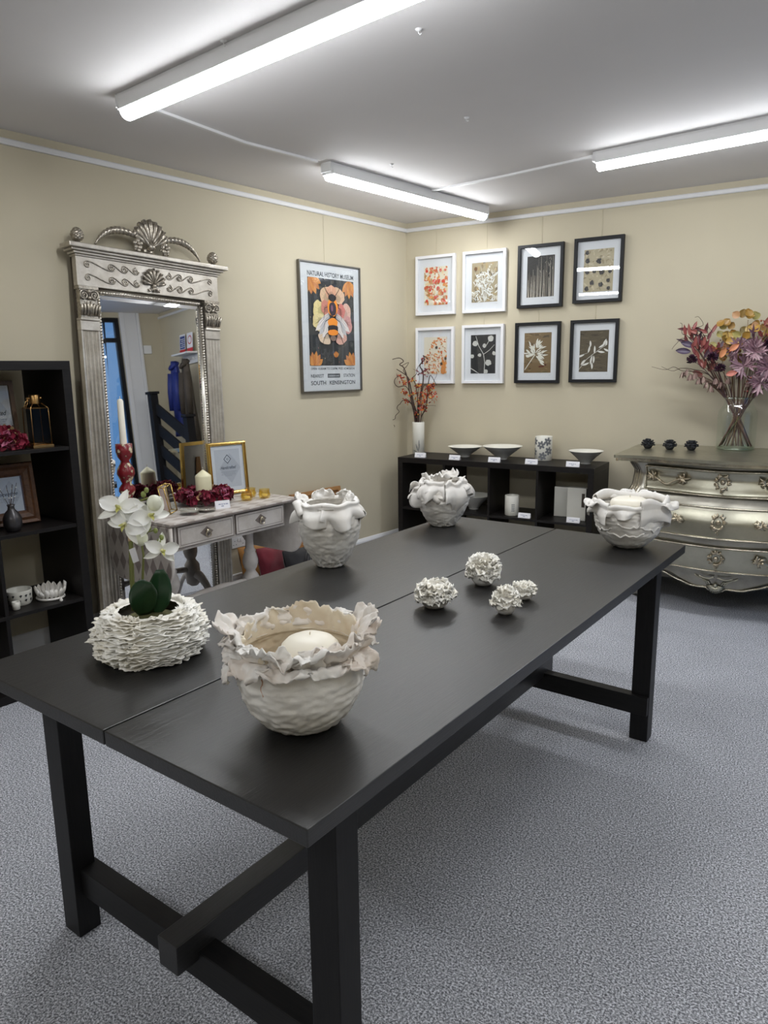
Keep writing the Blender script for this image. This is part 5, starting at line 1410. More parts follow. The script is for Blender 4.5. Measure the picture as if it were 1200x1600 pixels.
# ================================================================== ON THE LOW BLACK SHELF
KT = KH + 0.0003
cv = thing('cylinder_vase', 'tall white cylinder vase with grey leaf mark holding red berry branches', 'vase', (0.183, -0.150, KT))
g = G(); g.lathe([(0.044, 0), (0.047, 0.002), (0.047, 0.243), (0.045, 0.246), (0.042, 0.243), (0.041, 0.02), (0.0005, 0.018)], 40, True, True, False); g.build('vase_body', M['ceramic'], cv)
def wrap(g, R_, pts, w):   # painted stroke wrapped round a cylinder
    L = []
    n = len(pts)
    for i, (a, z) in enumerate(pts):
        a0, z0 = pts[max(0, i - 1)]; a1, z1 = pts[min(n - 1, i + 1)]; dx, dz_ = (a1 - a0) * R_, z1 - z0; l = hypot(dx, dz_) or 1
        ww = w * (sin(pi * (i + .35) / (n - .3)) ** .7) / 2
        L.append(((a - dz_ / l * ww / R_), z + dx / l * ww)); L.append(((a + dz_ / l * ww / R_), z - dx / l * ww))
    vs = [(R_ * cos(a), R_ * sin(a), z) for a, z in L]
    g.add(vs, [(2 * i, 2 * i + 1, 2 * i + 3, 2 * i + 2) for i in range(n - 1)], False)
g = G(); g.col = CR(120, 120, 118)
for (a, z, da, dz_) in ((-1.15, .02, .25, .06), (-1.2, .03, -.3, .05), (-1.0, .05, .0, .06), (-1.35, .02, -.6, .01)): wrap(g, 0.0476, [(a + da * t, z + dz_ * t) for t in (0, .25, .5, .75, 1)], 0.008)
g.build('painted_leaf_mark', M['paint'], cv)
# shallow conical bowls
def cone_bowl(label, x, y, R_, H, loc_z, petals, foot=0.036, cy_=None):
    t = thing('conical_bowl', label, 'bowl', (x, y, loc_z), 0, 'shallow grey and white conical bowls')
    g = G(); g.lathe([(foot, 0), (foot * 1.0, 0.006), (foot * 1.05, 0.012), (R_ * 0.62, H * 0.55), (R_ * 0.985, H * 0.98)], 48, True, True, False); g.build('outer_wall', M['bowl_grey'], t)
    g = G(); g.lathe([(R_ * 0.985, H * 0.98), (R_, H), (R_ * 0.975, H * 1.0), (R_ * 0.60, H * 0.62), (foot * 0.8, 0.020), (0.0005, 0.018)], 48, True, False, False); g.build('inner_wall', M['ceramic'], t)
    if petals:
        g = G(); g.col = CR(96, 96, 92)
        zi = lambda r: (0.020 + (H * 0.62 - 0.020) * (r - foot * .8) / (R_ * .6 - foot * .8) if r < R_ * .6 else H * (.62 + .38 * (r - R_ * .6) / (R_ * .375))) + 0.0008
        zi2 = lambda r: 0.0192 if r < foot * .8 else zi(r)
        for k in range(petals):
            a = 2 * pi * k / petals + .2; r0, r1 = R_ * 0.18, R_ * (0.62 if petals > 6 else 0.5)
            L = []
            for i in range(6):
                q = i / 5; r = r0 + (r1 - r0) * q; w = R_ * 0.075 * sin(pi * (0.08 + .88 * q))
                for s_ in (-1, 1): L.append((r * cos(a) - s_ * w * sin(a), r * sin(a) + s_ * w * cos(a), zi2(hypot(r, w)) + 0.0006))
            g.add(L, [(2 * i, 2 * i + 1, 2 * i + 3, 2 * i + 2) for i in range(5)], False)
        g.build('painted_petals', M['paint'], t)
    return t
cone_bowl('shallow conical bowl with small grey mark, between the cylinder vase and the larger bowl', 0.585, -0.165, 0.128, 0.078, KT, 5, 0.034)
cone_bowl('larger shallow conical bowl with dark petal ring inside, on the low shelf', 0.890, -0.190, 0.143, 0.095, KT, 11, 0.036)
cone_bowl('plain shallow conical bowl at the right end of the low shelf', 1.490, -0.180, 0.116, 0.088, KT, 0, 0.034)
cone_bowl('patterned conical bowl inside the low shelf, half hidden behind the round white vase', 0.690, -0.230, 0.128, 0.105, mz, 9, 0.036)
def tumbler(nm, label, x, y, R_, H, z, deco):
    t = thing(nm, label, 'tumbler' if 'tumbler' in nm else 'cup', (x, y, z))
    g = G(); g.lathe([(R_ * .93, 0), (R_, 0.004), (R_, H - 0.003), (R_ * .96, H), (R_ * .92, H - 0.003), (R_ * .90, 0.012), (0.0005, 0.010)], 40, True, True, False); g.build('cup_body', M['ceramic'], t)
    g = G(); g.col = CR(112, 114, 118)
    if deco == 'leaf':
        for (a, z_) in ((-1.55, .112), (-1.35, .034), (-2.5, .135), (-0.6, .07), (-2.6, .06), (-0.75, .136)):
            for k in range(6):
                th = k * pi / 3 + .3; wrap(g, R_ + 0.0006, [(a + cos(th) * .030 * q / R_, z_ + sin(th) * .030 * q) for q in (0.15, .4, .7, 1)], 0.017)
    else:
        for r_ in range(4):
            for c_ in range(3): wrap(g, R_ + 0.0006, [(-1.30 + c_ * .15 + .03, .035 + r_ * .014), (-1.30 + c_ * .15 + .1, .037 + r_ * .014), (-1.30 + c_ * .15 + .13, .041 + r_ * .014)], 0.007)
    g.build('painted_pattern', M['paint'], t)
tumbler('leaf_tumbler', 'white tumbler with grey leaf pattern standing on the low shelf', 1.172, -0.120, 0.060, 0.170, KT, 'leaf')
tumbler('ceramic_cup', 'white cup with small grey grid mark inside the low shelf', 1.020, -0.315, 0.050, 0.142, mz, 'grid')
for i, (x, y, rz, W_, H, l) in enumerate(((1.352, -0.190, .05, .122, .208, 'pale rectangular box vase with dark slot, behind its taller twin in the low shelf'), (1.492 - .02, -0.272, -.05, .130, .222, 'larger pale rectangular box vase at the front right inside the low shelf'))):
    t = thing('box_vase', l, 'vase', (x, y, mz), rz, 'two pale rectangular box vases')
    g = G(); g.box(-W_ / 2, W_ / 2, -0.024, 0.024, 0, H); g.build('vase_body', M['ceramic'], t, bevel=0.003)
    g = G(); g.box(W_ * .28, W_ * .44, -0.0256, -0.0241, H * .42, H * .84); g.build('dark_slot', M['groove'], t)
    g = G(); g.box(-W_ / 2 + .008, W_ / 2 - .008, -0.016, 0.016, H + 0.0002, H + 0.001); g.build('dark_opening', M['black_metal'], t) if False else None
# ================================================================== ON THE DROP-LEAF TABLE
DZ = DLZ + 0.0004
def petal_cluster(g, c, r_, n, rd, cols, L=0.028, sz=0.8):
    """four-petalled florets packed over a rounded clump"""
    for k in range(n):
        th = rd.uniform(0, 2 * pi); ph = math.acos(rd.uniform(-0.35, 1)); d = Vector((sin(ph) * cos(th), sin(ph) * sin(th), cos(ph)))
        p = Vector(c) + Vector((d.x * r_, d.y * r_, d.z * r_ * sz)); g.col = rd.choice(cols)
        a = d.orthogonal().normalized(); b = d.cross(a); ro = rd.uniform(0, 3)
        for q in range(4):
            t_ = ro + q * pi / 2; dd = a * cos(t_) + b * sin(t_) + d * rd.uniform(.15, .7)
            g.leafsurf(p, dd, d, L * rd.uniform(.8, 1.2), L * 0.95, rd.uniform(-.2, .3), rd.uniform(.05, .3), 4, 4)
BUR = [CR(116, 22, 44), CR(140, 30, 58), CR(98, 16, 36), CR(128, 26, 50), CR(152, 44, 72), CR(84, 14, 30), CR(150, 60, 92), CR(190, 110, 140), CR(206, 176, 130)]
BURW = BUR[:6] * 3 + BUR[6:]
wr = thing('flower_wreath', 'burgundy hydrangea wreath lying round the pillar candle on the drop-leaf table', 'wreath', LP(2.270, 0.375, DZ), RZL)
g = G(); rd = random.Random(2)
for k in range(15):
    a = 2 * pi * k / 15; petal_cluster(g, (0.116 * cos(a), 0.098 * sin(a), 0.042), 0.032, 16, rd, BURW, 0.028)
g.v = [(x, y, max(0.0012, z)) for x, y, z in g.v]
g.build('hydrangea_petals', M['foliage'], wr)
g = G(); g.tube([(0.128 * cos(2 * pi * k / 30), 0.115 * sin(2 * pi * k / 30), 0.030) for k in range(30)], 0.014, 6, closed=True); g.build('twig_ring', M['twig'], wr)
pc = thing('pillar_candle', 'cream pillar candle standing in the middle of the burgundy wreath', 'candle', LP(2.270, 0.375, DZ))
g = G(); g.lathe([(0.041, 0), (0.0425, 0.003), (0.0425, 0.146), (0.0415, 0.151), (0.028, 0.163), (0.010, 0.177), (0.004, 0.181), (0.0005, 0.182)], 36, True, True, False); g.build('wax', M['wax'], pc)
g = G(); g.tube([(0, 0, 0.178), (0.001, 0, 0.190), (-0.002, 0, 0.197)], 0.0014, 6); g.build('wick', M['wick'], pc)
# red patterned candle holder with a taper
hs = thing('candlestick', 'turned dark red candlestick painted with cream flowers beside the mirror frame', 'candlestick', LP(2.680, 0.310, DZ))
hp = [(0.036, 0), (0.036, 0.055), (0.030, 0.066), (0.020, 0.080), (0.030, 0.100), (0.040, 0.118), (0.038, 0.134), (0.022, 0.156), (0.034, 0.184), (0.043, 0.205), (0.040, 0.228), (0.026, 0.252), (0.020, 0.268), (0.034, 0.290), (0.040, 0.312), (0.040, 0.352), (0.014, 0.352), (0.0005, 0.350)]
g = G(); g.lathe(hp, 32, True, True, False)
t_ = NT('red_painted_floral'); v_ = t_.coord((1, 1, 1)); vo = t_.new('ShaderNodeTexVoronoi'); vo.inputs['Scale'].default_value = 34; t_.link(v_, vo.inputs['Vector'])
nz_ = t_.noise(v_, 46, 3, 0.6, 2.0)
mm_ = t_.new('ShaderNodeMath', operation='ADD'); t_.link(vo.outputs['Distance'], mm_.inputs[0]); mm2 = t_.new('ShaderNodeMath', operation='MULTIPLY'); mm2.inputs[1].default_value = 0.9; t_.link(nz_, mm2.inputs[0]); t_.link(mm2.outputs[0], mm_.inputs[1])
t_.link(t_.ramp(mm_.outputs[0], [(0.74, CR(214, 200, 168)), (0.82, CR(130, 124, 98)), (0.86, CR(110, 24, 32)), (1.0, CR(124, 28, 36))]), t_.b.inputs['Base Color']); t_.b.inputs['Roughness'].default_value = 0.3
g.build('holder_body', t_.m, hs)
tp = thing('taper_candle', 'tall ivory taper candle standing in the red candlestick', 'candle', LP(2.680, 0.310, DZ + 0.3525))
g = G(); g.lathe([(0.0165, 0), (0.0145, 0.208), (0.010, 0.216), (0.0005, 0.219)], 20, True, True, False); g.build('wax', M['wax_w'], tp)
g = G(); g.tube([(0, 0, 0.217), (0.001, 0, 0.230)], 0.0012, 6); g.build('wick', M['wick'], tp)
# gold-edged glass box tilted in the flowers
gb = bpy.data.objects.new('trinket_box', None); COL.objects.link(gb); gb.location = LP(2.545, 0.470, DZ + 0.004); gb.rotation_euler = (0, radians(-14), RZL + 0.2)
tag(gb, 'small upright gold-edged glass box left of the burgundy wreath', 'box')
g = G()
for x in (-0.025, 0.025):
    for y in (-0.02, 0.02): g.tube([(x, y, 0.006), (x, y, 0.145)], 0.0032, 5)
for z in (0.006, 0.145):
    g.tube([(-0.025, -0.02, z), (0.025, -0.02, z), (0.025, 0.02, z), (-0.025, 0.02, z)], 0.0032, 5, closed=True)
g.build('gold_edges', M['gold'], gb)
g = G(); g.box(-0.023, 0.023, -0.018, 0.018, 0.008, 0.143); g.build('glass_panes', M['clear'], gb)
g = G(); g.box(-0.024, 0.024, 0.0195, 0.0205, 0.008, 0.143); g.build('pale_back_panel', M['pink'], gb)
# round glass tins
for i, (s_, o_, h_, l) in enumerate(((2.500, 0.560, 0.034, 'round cut-glass trinket dish nearest the orchid on the drop-leaf table'), (2.405, 0.570, 0.020, 'flatter round glass dish beside the white price card, in front of the wreath'))):
    t = thing('glass_dish', l, 'dish', LP(s_, o_, DZ), 0, 'round glass trinket dishes')
    g = G(); g.lathe([(0.043, 0), (0.046, 0.003), (0.046, h_ * .7)], 32, True, True, False, disp=lambda a, z, r: 0.0008 * cos(a * 24)); g.build('dish_body', M['clear'], t)
    g = G(); g.lathe([(0.0475, h_ * .7), (0.048, h_ * .78), (0.046, h_ * .95), (0.036, h_), (0.0005, h_ * 1.02)], 32, True, True, False); g.build('dish_lid', M['clear'], t)
    g = G(); g.lathe([(0.0455, h_ * .66), (0.0482, h_ * .68), (0.0482, h_ * .76), (0.0455, h_ * .78)], 32); g.build('metal_rim', M['silver'], t)
tent_card('white price card in front of the burgundy wreath on the drop-leaf table', LP(2.300, 0.565, DZ), RZL - 0.35, W_=0.078, H=0.040, seed=77)
# amber tealight glasses
am = None
for i, (s_, o_, l) in enumerate(((2.075, 0.490, 'amber glass tealight holder nearest the white card'), (1.990, 0.420, 'amber glass tealight holder at the back, under the gold frame'), (1.965, 0.510, 'amber glass tealight holder nearest the table end'))):
    t = thing('tealight_holder', l, 'tealight holder', LP(s_, o_, DZ), 0.3 * i, 'three amber glass tealight holders')
    g = G(); g.lathe([(0.0005, 0.006), (0.020, 0.004), (0.024, 0.0), (0.030, 0.006), (0.033, 0.020), (0.029, 0.036), (0.0275, 0.042), (0.031, 0.050), (0.029, 0.050), (0.0255, 0.042), (0.027, 0.034), (0.030, 0.020), (0.024, 0.010), (0.0005, 0.009)], 32, True, False, False, disp=lambda a, z, r: 0.0007 * cos(a * 16)); g.build('amber_glass_cup', M['amber'], t)
    g = G(); g.lathe([(0.018, 0.0105), (0.018, 0.022), (0.0005, 0.022)], 20, True, True, False); g.build('tealight', M['wax'], t)
# sign frames
def sign_print(P, cx, cz, s, w1='Handcrafted', blocks=True, diamond=True):
    GY = CR(84, 84, 88)
    if diamond:
        for k, r_ in enumerate((0.026, 0.020)):
            q = r_ * s; P.poly([(cx - q, cz + .055 * s), (cx, cz + .055 * s - q * 1.1), (cx + q, cz + .055 * s), (cx, cz + .055 * s + q * 1.1)], GY if k == 0 else CR(206, 207, 212))
        q = 0.009 * s; P.poly([(cx - q, cz + .055 * s), (cx, cz + .055 * s - q), (cx + q, cz + .055 * s), (cx, cz + .055 * s + q)], GY); q *= .6; P.poly([(cx - q, cz + .055 * s), (cx, cz + .055 * s - q), (cx + q, cz + .055 * s), (cx, cz + .055 * s + q)], CR(206, 207, 212))
    P.text(w1, cx, cz - 0.004 * s, 0.026 * s, CR(60, 60, 66), width=0.105 * s, shear=0.35)
    if blocks:
        for k, w in enumerate((.10, .088, .094, .05)): 
            x = cx - w * s / 2; rr = random.Random(k)
            while x < cx + w * s / 2: l_ = rr.uniform(.006, .014) * s; P.rect(x, x + l_, cz - (.022 + .008 * k) * s, cz - (.0195 + .008 * k) * s, CR(150, 150, 156)); x += l_ + .003 * s
def stand_frame(label, loc, rz, W_, H, fw, fd, fm, word, mount, tilt=0.10, s=1.0, prof=None, group=None):
    t = bpy.data.objects.new('standing_frame', None); COL.objects.link(t); t.location = loc; t.rotation_euler = (-tilt, 0, rz); tag(t, label, 'picture frame', group)
    frame_parts(t, W_, H, fw, fd, fm, prof=prof)
    ix0, ix1, iz0, iz1 = -W_ / 2 + fw + mount, W_ / 2 - fw - mount, fw + mount, H - fw - mount
    P = Print(ix0, ix1, iz0, iz1, -0.0086); P.rect(ix0, ix1, iz0, iz1, CR(206, 207, 212))
    cx, cz = 0, (iz0 + iz1) / 2
    P.poly([(cx - .35 * (ix1 - ix0), cz), (cx + .1 * (ix1 - ix0), cz - .4 * (iz1 - iz0)), (cx + .5 * (ix1 - ix0), cz), (cx + .1 * (ix1 - ix0), cz + .4 * (iz1 - iz0))], CR(190, 191, 197))
    sign_print(P, cx, cz, s, word, diamond=(word[0] == 'H')); P.build(t, 'sign_print')
    g = G(); g.prism([(-0.03, 0.02), (0.03, 0.02), (0.015, H * .7), (-0.015, H * .7)], 0.0, 0.004, 'y'); o = g.build('easel_back', M['wood_l'], t, loc=(0, 0.001, 0)); o.rotation_euler = (0.0, 0, 0)
    return t
pg = [(0, -0.010), (0.12, -0.020), (0.4, -0.022), (0.55, -0.015), (0.85, -0.013), (0.9, -0.017), (1.0, -0.015)]
stand_frame('gold picture frame with a handcrafted sign standing on the drop-leaf table', LP(2.010, 0.262, DZ + 0.002), RZL - 0.15, 0.245, 0.300, 0.020, 0.022, M['gold'], 'Handcrafted', 0.022, 0.08, 0.95, pg)

# ================================================================== ON THE TALL SHELF AT THE LEFT
ZT, ZM, ZL_ = 1.0943, 0.7423, 0.3903
lt = thing('glass_lantern', 'square smoked-glass lantern bottle with gold edges on the tall shelf', 'lantern', LP(3.105, 0.335, ZT), RZL)
hw = 0.040
g = G(); g.box(-hw - 0.006, hw + 0.006, -hw - 0.006, hw + 0.006, 0, 0.012); g.build('gold_base', M['gold_d'], lt, bevel=0.001)
g = G()
for sx in (-1, 1):
    for sy in (-1, 1): g.tube([(sx * hw, sy * hw, 0.012), (sx * hw * .96, sy * hw * .96, 0.172), (sx * 0.020, sy * 0.020, 0.192)], 0.0022, 5)
for z, k in ((0.172, .96), (0.014, 1)): g.tube([(-hw * k, -hw * k, z), (hw * k, -hw * k, z), (hw * k, hw * k, z), (-hw * k, hw * k, z)], 0.0020, 5, closed=True)
g.build('gold_edges', M['gold_d'], lt)
g = G(); a_ = hw - 0.001; b_ = hw * .95
g.add([(-a_, -a_, .0125), (a_, -a_, .0125), (a_, a_, .0125), (-a_, a_, .0125), (-b_, -b_, .172), (b_, -b_, .172), (b_, b_, .172), (-b_, b_, .172), (-.019, -.019, .191), (.019, -.019, .191), (.019, .019, .191), (-.019, .019, .191)], [(0, 1, 5, 4), (1, 2, 6, 5), (2, 3, 7, 6), (3, 0, 4, 7), (4, 5, 9, 8), (5, 6, 10, 9), (6, 7, 11, 10), (7, 4, 8, 11)], False)
g.build('glass_body', M['smoke'], lt)
g = G(); g.lathe([(0.022, 0.191), (0.022, 0.226), (0.020, 0.230), (0.016, 0.230), (0.016, 0.193)], 24)
for sx in (-1, 1): g.tube([(sx * 0.021, 0, 0.214), (sx * 0.034, 0, 0.214)], 0.006, 8)
g.build('gold_collar', M['gold_d'], lt)
g = G(); g.tube([(-0.028, -0.004, 0.215), (-0.044, -0.012, 0.200), (-0.058, -0.020, 0.176), (-0.052, -0.022, 0.170), (-0.036, -0.010, 0.196)], 0.0016, 6, closed=True); g.build('wire_handle', M['gold_d'], lt)
stand_frame('wooden frame with a handcrafted sign behind the lantern on the tall shelf', LP(3.238, 0.215, ZT + .001), RZL, 0.208, 0.290, 0.020, 0.020, M['wood_g'], 'Handcrafted', 0.006, 0.10, 1.15)
fb = thing('flower_bunch', 'burgundy artificial flower bunch on the top shelf at the left photo edge', 'flowers', LP(3.262, 0.345, ZT))
g = G(); rd = random.Random(7); petal_cluster(g, (0, 0, 0.050), 0.046, 56, rd, BURW, 0.036, .75); petal_cluster(g, (0.012, 0.045, 0.034), 0.034, 30, rd, BURW, 0.032, .7)
g.v = [(x, y, max(0.001, z)) for x, y, z in g.v]; g.build('petals', M['foliage'], fb)
stand_frame('wide carved brown wooden frame with a small sign on the middle shelf', LP(3.216, 0.235, ZM + .001), RZL, 0.246, 0.280, 0.062, 0.026, M['wood_c'], 'prestige', 0.0, 0.11, 0.8, [(0, -0.016), (0.1, -0.026), (0.3, -0.020), (0.5, -0.026), (0.8, -0.020), (0.92, -0.014), (1.0, -0.010)])
dv = thing('dark_bottle_vase', 'small gunmetal bottle vase with white-budded twigs on the tall shelf', 'vase', LP(3.262, 0.352, ZM))
g = G(); g.lathe([(0.022, 0), (0.030, 0.004), (0.038, 0.030), (0.038, 0.058), (0.028, 0.082), (0.015, 0.096), (0.013, 0.108), (0.017, 0.118), (0.012, 0.118), (0.010, 0.1), (0.0005, 0.09)], 32, True, True, False); g.build('vase_body', M['gun'], dv)
g = G(); rd = random.Random(3); tips = []
for k in range(5):
    a = RZL + (k - 2) * 0.4; pts = [(0, 0, 0.09)]; x, y, z = 0, 0, 0.09
    for j in range(6): x += cos(a) * 0.004 * (k - 1.5) + rd.uniform(-.003, .003); y += sin(RZL) * 0.003 * (k - 1.5) + rd.uniform(-.003, .003); z += 0.019; pts.append((x, y, z)); tips.append((x, y, z))
    g.tube(pts, 0.0012, 5)
g.build('twigs', M['twig'], dv)
g = G(); g.col = CR(236, 234, 226); [g.ball((p[0] + rd.uniform(-.003, .003), p[1], p[2]), 0.0034, 6) for p in tips[::2]]; g.build('white_buds', M['foliage'], dv)
pb = thing('painted_bowl', 'small white bowl painted with black birds on the lower tall shelf', 'bowl', LP(3.236, 0.270, ZL_))
g = G(); g.lathe([(0.046, 0.0), (0.052, 0.010), (0.055, 0.064), (0.054, 0.067), (0.050, 0.064), (0.047, 0.014), (0.0005, 0.012)], 36, True, True, False); g.build('bowl_body', M['ceramic'], pb)
g = G(); g.col = CR(40, 40, 46); rd = random.Random(8)
for k in range(26):
    a = 2 * pi * k / 13 + rd.uniform(-.1, .1); z = 0.022 + 0.022 * (k % 2) + rd.uniform(-.002, .002)
    wrap(g, 0.0545 + (z * .03), [(a - .10, z + .003), (a - .03, z), (a + .04, z + .001), (a + .10, z + .005)], 0.006); wrap(g, 0.0547 + (z * .03), [(a, z - .006), (a + .01, z), (a, z + .007)], 0.005)
g.build('painted_birds', M['paint'], pb)
sc_ = thing('small_cup', 'tiny white cup left of the bird-painted bowl', 'cup', LP(3.285, 0.345, ZL_))
g = G(); g.lathe([(0.014, 0), (0.016, 0.002), (0.017, 0.036), (0.014, 0.036), (0.013, 0.004), (0.0005, 0.003)], 20, True, True, False); g.build('cup_body', M['ceramic'], sc_)
pr = thing('petal_dish', 'white porcelain dish ringed with upright leaf petals on the tall shelf', 'ornament', LP(3.108, 0.300, ZL_))
g = G(); rd = random.Random(4); g.smooth = True
for k in range(17):
    a = pi * 0.15 + 2 * pi * k / 18 + RZL; R_ = 0.060
    d = Vector((cos(a) * .8, sin(a) * .8, 0.45 + .5 * abs(sin(k * .7)))); g.leafsurf((R_ * cos(a) * .9, R_ * sin(a) * .8, 0.008), d, (-cos(a), -sin(a), .3), rd.uniform(.044, .062) * (1 if a % 6.283 < 3.6 else .8), 0.030, -0.4, 0.3, 5, 6)
g.v = [(x, y, max(0.002, z)) for x, y, z in g.v]; g.build('leaf_petals', M['porcelain'], pr, solid=0.0016)
g = G(); g.tube([(0.062 * cos(2 * pi * k / 40), 0.056 * sin(2 * pi * k / 40), 0.0065) for k in range(40)], 0.006, 6, closed=True); g.build('ring_base', M['porcelain'], pr)
pd_ = thing('ceramic_drop', 'tiny white porcelain drop in front of the petal dish', 'ornament', LP(3.108, 0.400, ZL_))
g = G(); g.lathe([(0.0005, 0.0), (0.006, 0.003), (0.008, 0.009), (0.005, 0.014), (0.002, 0.020), (0.0005, 0.026)], 16, True, False, False); g.build('drop_body', M['porcelain'], pd_)

# ================================================================== ON THE COMMODE
CT = CTZ + 0.0004
for i, (x, y, l) in enumerate(((1.918, -0.325, 'leftmost of the three matt black rosette ornaments on the commode'), (2.050, -0.340, 'middle of the three matt black rosette ornaments on the commode'), (2.173, -0.325, 'black rosette ornament nearest the glass jar on the commode'))):
    t = thing('black_rosette', l, 'ornament', (x, y, CT), 0, 'three matt black ceramic rosettes')
    g = G(); R_, H = 0.034, 0.060; g.lathe([(R_ * .4, 0), (R_ * .6, 0.002), (R_ * .85, H * .3), (R_ * .85, H * .6), (R_ * .6, H * .8), (0.0005, H * .8)], 24, True, True, False); g.build('small_bowl', M['black_clay'], t)
    g = G(); rd = random.Random(20 + i)
    for (zt, n, rr, tl, L) in ((.35, 8, .8, .2, .42), (.5, 8, .8, .4, .42), (.68, 8, .62, .7, .46), (.78, 6, .35, 1.2, .42)):
        for k in range(n): curl_leaf(g, 2 * pi * k / n + rd.uniform(-.3, .3), R_ * rr, H * zt, R_ * L, R_ * rd.uniform(.5, .9), i * 20 + k * 3.1 + zt * 40, tilt=tl, droop=rd.uniform(-.6, .9), ruff=R_ * .16, nu=7, nv=6)
    g.build('ruffled_petals', M['black_clay'], t, solid=0.0014)
JX, JY = 2.400, -0.160
jar = thing('glass_jar', 'large clear glass jar with a wide neck holding the dried bouquet', 'vase', (JX, JY, CT))
jp = [(0.090, 0.0), (0.104, 0.004), (0.110, 0.020), (0.112, 0.20), (0.106, 0.235), (0.086, 0.268), (0.080, 0.280), (0.082, 0.312)]
g = G(); g.lathe(jp, 48, True, True, False); g.build('jar_wall', M['clear'], jar)
g = G(); g.lathe([(0.0005, 0.012), (0.060, 0.011), (0.100, 0.014), (0.105, 0.022)], 48, True, False, False); g.tube([(0.0825 * cos(2 * pi * k / 40), 0.0825 * sin(2 * pi * k / 40), 0.312) for k in range(40)], 0.0045, 8, closed=True)
g.tube([(0.104 * cos(2 * pi * k / 40), 0.104 * sin(2 * pi * k / 40), 0.008) for k in range(40)], 0.005, 8, closed=True); g.build('thick_rim_and_base', glass_mat('green_tinged_glass_edge', (0.80, 0.88, 0.82), 1.0, 0.02, 0.10), jar)
bq = thing('dried_bouquet', 'large dried bouquet of purple, ochre and burgundy foliage in the glass jar', 'flowers', (JX, JY, CT))
SC = 256.0
def J(px, py, d=0.0): return ((px - 1146) / SC + 0.0, d, (704 - py) / SC)
rd = random.Random(31)
heads = []
def stem(head, name='stem', r0=0.0036):
    hx, hy_, hz = head; b = Vector((-hx * 0.16 + rd.uniform(-.03, .03), -hy_ * .3 + rd.uniform(-.02, .02), 0.018)); b.x = max(-.088, min(.088, -hx * .75 + rd.uniform(-.05, .05)))
    nk = Vector((max(-.068, min(.068, hx * .42 + rd.uniform(-.02, .02))), max(-.05, min(.05, hy_ * .3 + rd.uniform(-.02, .02))), 0.300)); e = Vector(head)
    pts = []
    for k in range(8): t = k / 7; pts.append(tuple(b.lerp(nk, t)))
    for k in range(1, 9): t = k / 8; p = nk.lerp(e, t); p.z += 0.03 * sin(pi * t); pts.append(tuple(p))
    return pts
stems = G(); stems.col = (1, 1, 1)
H_ = {}
def add_stem(px, py, d, col):
    p = J(px, py, d); stems.col = col; stems.tube(stem(p), [0.0036] * 8 + [0.0030 - 0.0002 * k for k in range(8)], 6); return p
# ochre eucalyptus discs
OCH = [CR(180, 142, 66), CR(160, 122, 54), CR(196, 164, 90), CR(142, 114, 60), CR(184, 174, 108), CR(186, 142, 100), CR(150, 132, 80)]
g = G()
for (px, py, d, n, sp) in ((1150, 507, -.02, 8, .060), (1122, 522, .0, 7, .055), (1130, 540, -.03, 10, .07), (1160, 530, .03, 9, .07), (1142, 548, .04, 9, .08), (1168, 512, .05, 7, .06), (1112, 548, .02, 7, .06), (1190, 520, .02, 8, .06), (1205, 540, .0, 8, .07)):
    p = add_stem(px, py, d, CR(120, 92, 60))
    for k in range(n):
        q = Vector(p) + Vector((rd.uniform(-sp, sp), rd.uniform(-sp, sp) * .8, rd.uniform(-sp, sp * .7))); nn = Vector((rd.uniform(-.6, .6), -1, rd.uniform(-.5, .6))); g.col = rd.choice(OCH)
        dd = Vector((rd.uniform(-1, 1), rd.uniform(-.3, .3), rd.uniform(-.3, 1))); g.leafsurf(q, dd, nn, rd.uniform(.040, .052), rd.uniform(.044, .054), .1, .1, 6, 6)
g.build('ochre_round_leaves', M['satin'], bq)
# mauve feathery fern leaves
g = G(); MV = [CR(134, 100, 110), CR(150, 118, 128), CR(116, 82, 94), CR(170, 138, 146), CR(102, 72, 84)]
for (px, py, d, n) in ((1165, 555, -.09, 24), (1185, 578, -.10, 26), (1150, 575, -.08, 18), (1175, 600, -.09, 18), (1200, 560, -.07, 12), (1142, 548, -.06, 7), (1160, 535, -.05, 6), (1215, 590, -.05, 12)):
    p = add_stem(px, py, d, CR(96, 66, 60))
    for k in range(n):
        a = rd.uniform(0, 2 * pi); dd = Vector((cos(a), rd.uniform(-.8, .1), sin(a))); L = rd.uniform(.06, .105); g.col = rd.choice(MV)
        g.leafsurf(Vector(p), dd, (0, -1, .3), L, L * .17, rd.uniform(-.1, .3), .15, 5, 6, tip=1.5)
        for s_ in (-1, 1):
            b = Vector(p) + dd.normalized() * L * .35; g.leafsurf(b, dd.normalized() + Vector((sin(a), 0, -cos(a))) * s_ * .7, (0, -1, .3), L * .5, L * .14, .1, .1, 4, 4, tip=1.5)
g.build('mauve_feather_leaves', M['satin'], bq)
# burgundy willow leaves at the left
g = G(); RD = [CR(140, 70, 66), CR(120, 54, 56), CR(104, 44, 52), CR(86, 64, 76), CR(150, 84, 76)]
for (px, py, d, n, lean_) in ((1068, 522, -.02, 10, -.5), (1086, 528, .0, 10, -.2), (1078, 545, -.03, 12, -.4), (1100, 552, -.04, 10, -.1), (1092, 575, -.02, 10, -.3), (1175, 520, .06, 8, .3), (1180, 530, -.02, 8, .4)):
    p = add_stem(px, py, d, CR(100, 66, 56))
    for k in range(n):
        q = Vector(p) + Vector((rd.uniform(-.03, .06), rd.uniform(-.03, .03), rd.uniform(-.07, .02))); a = pi / 2 - lean_ + rd.uniform(-1.0, 1.0); g.col = rd.choice(RD)
        g.leafsurf(q, (cos(a), rd.uniform(-.4, .2), sin(a)), (0, -1, .2), rd.uniform(.05, .08), .020, .15, .2, 4, 6, tip=1.5)
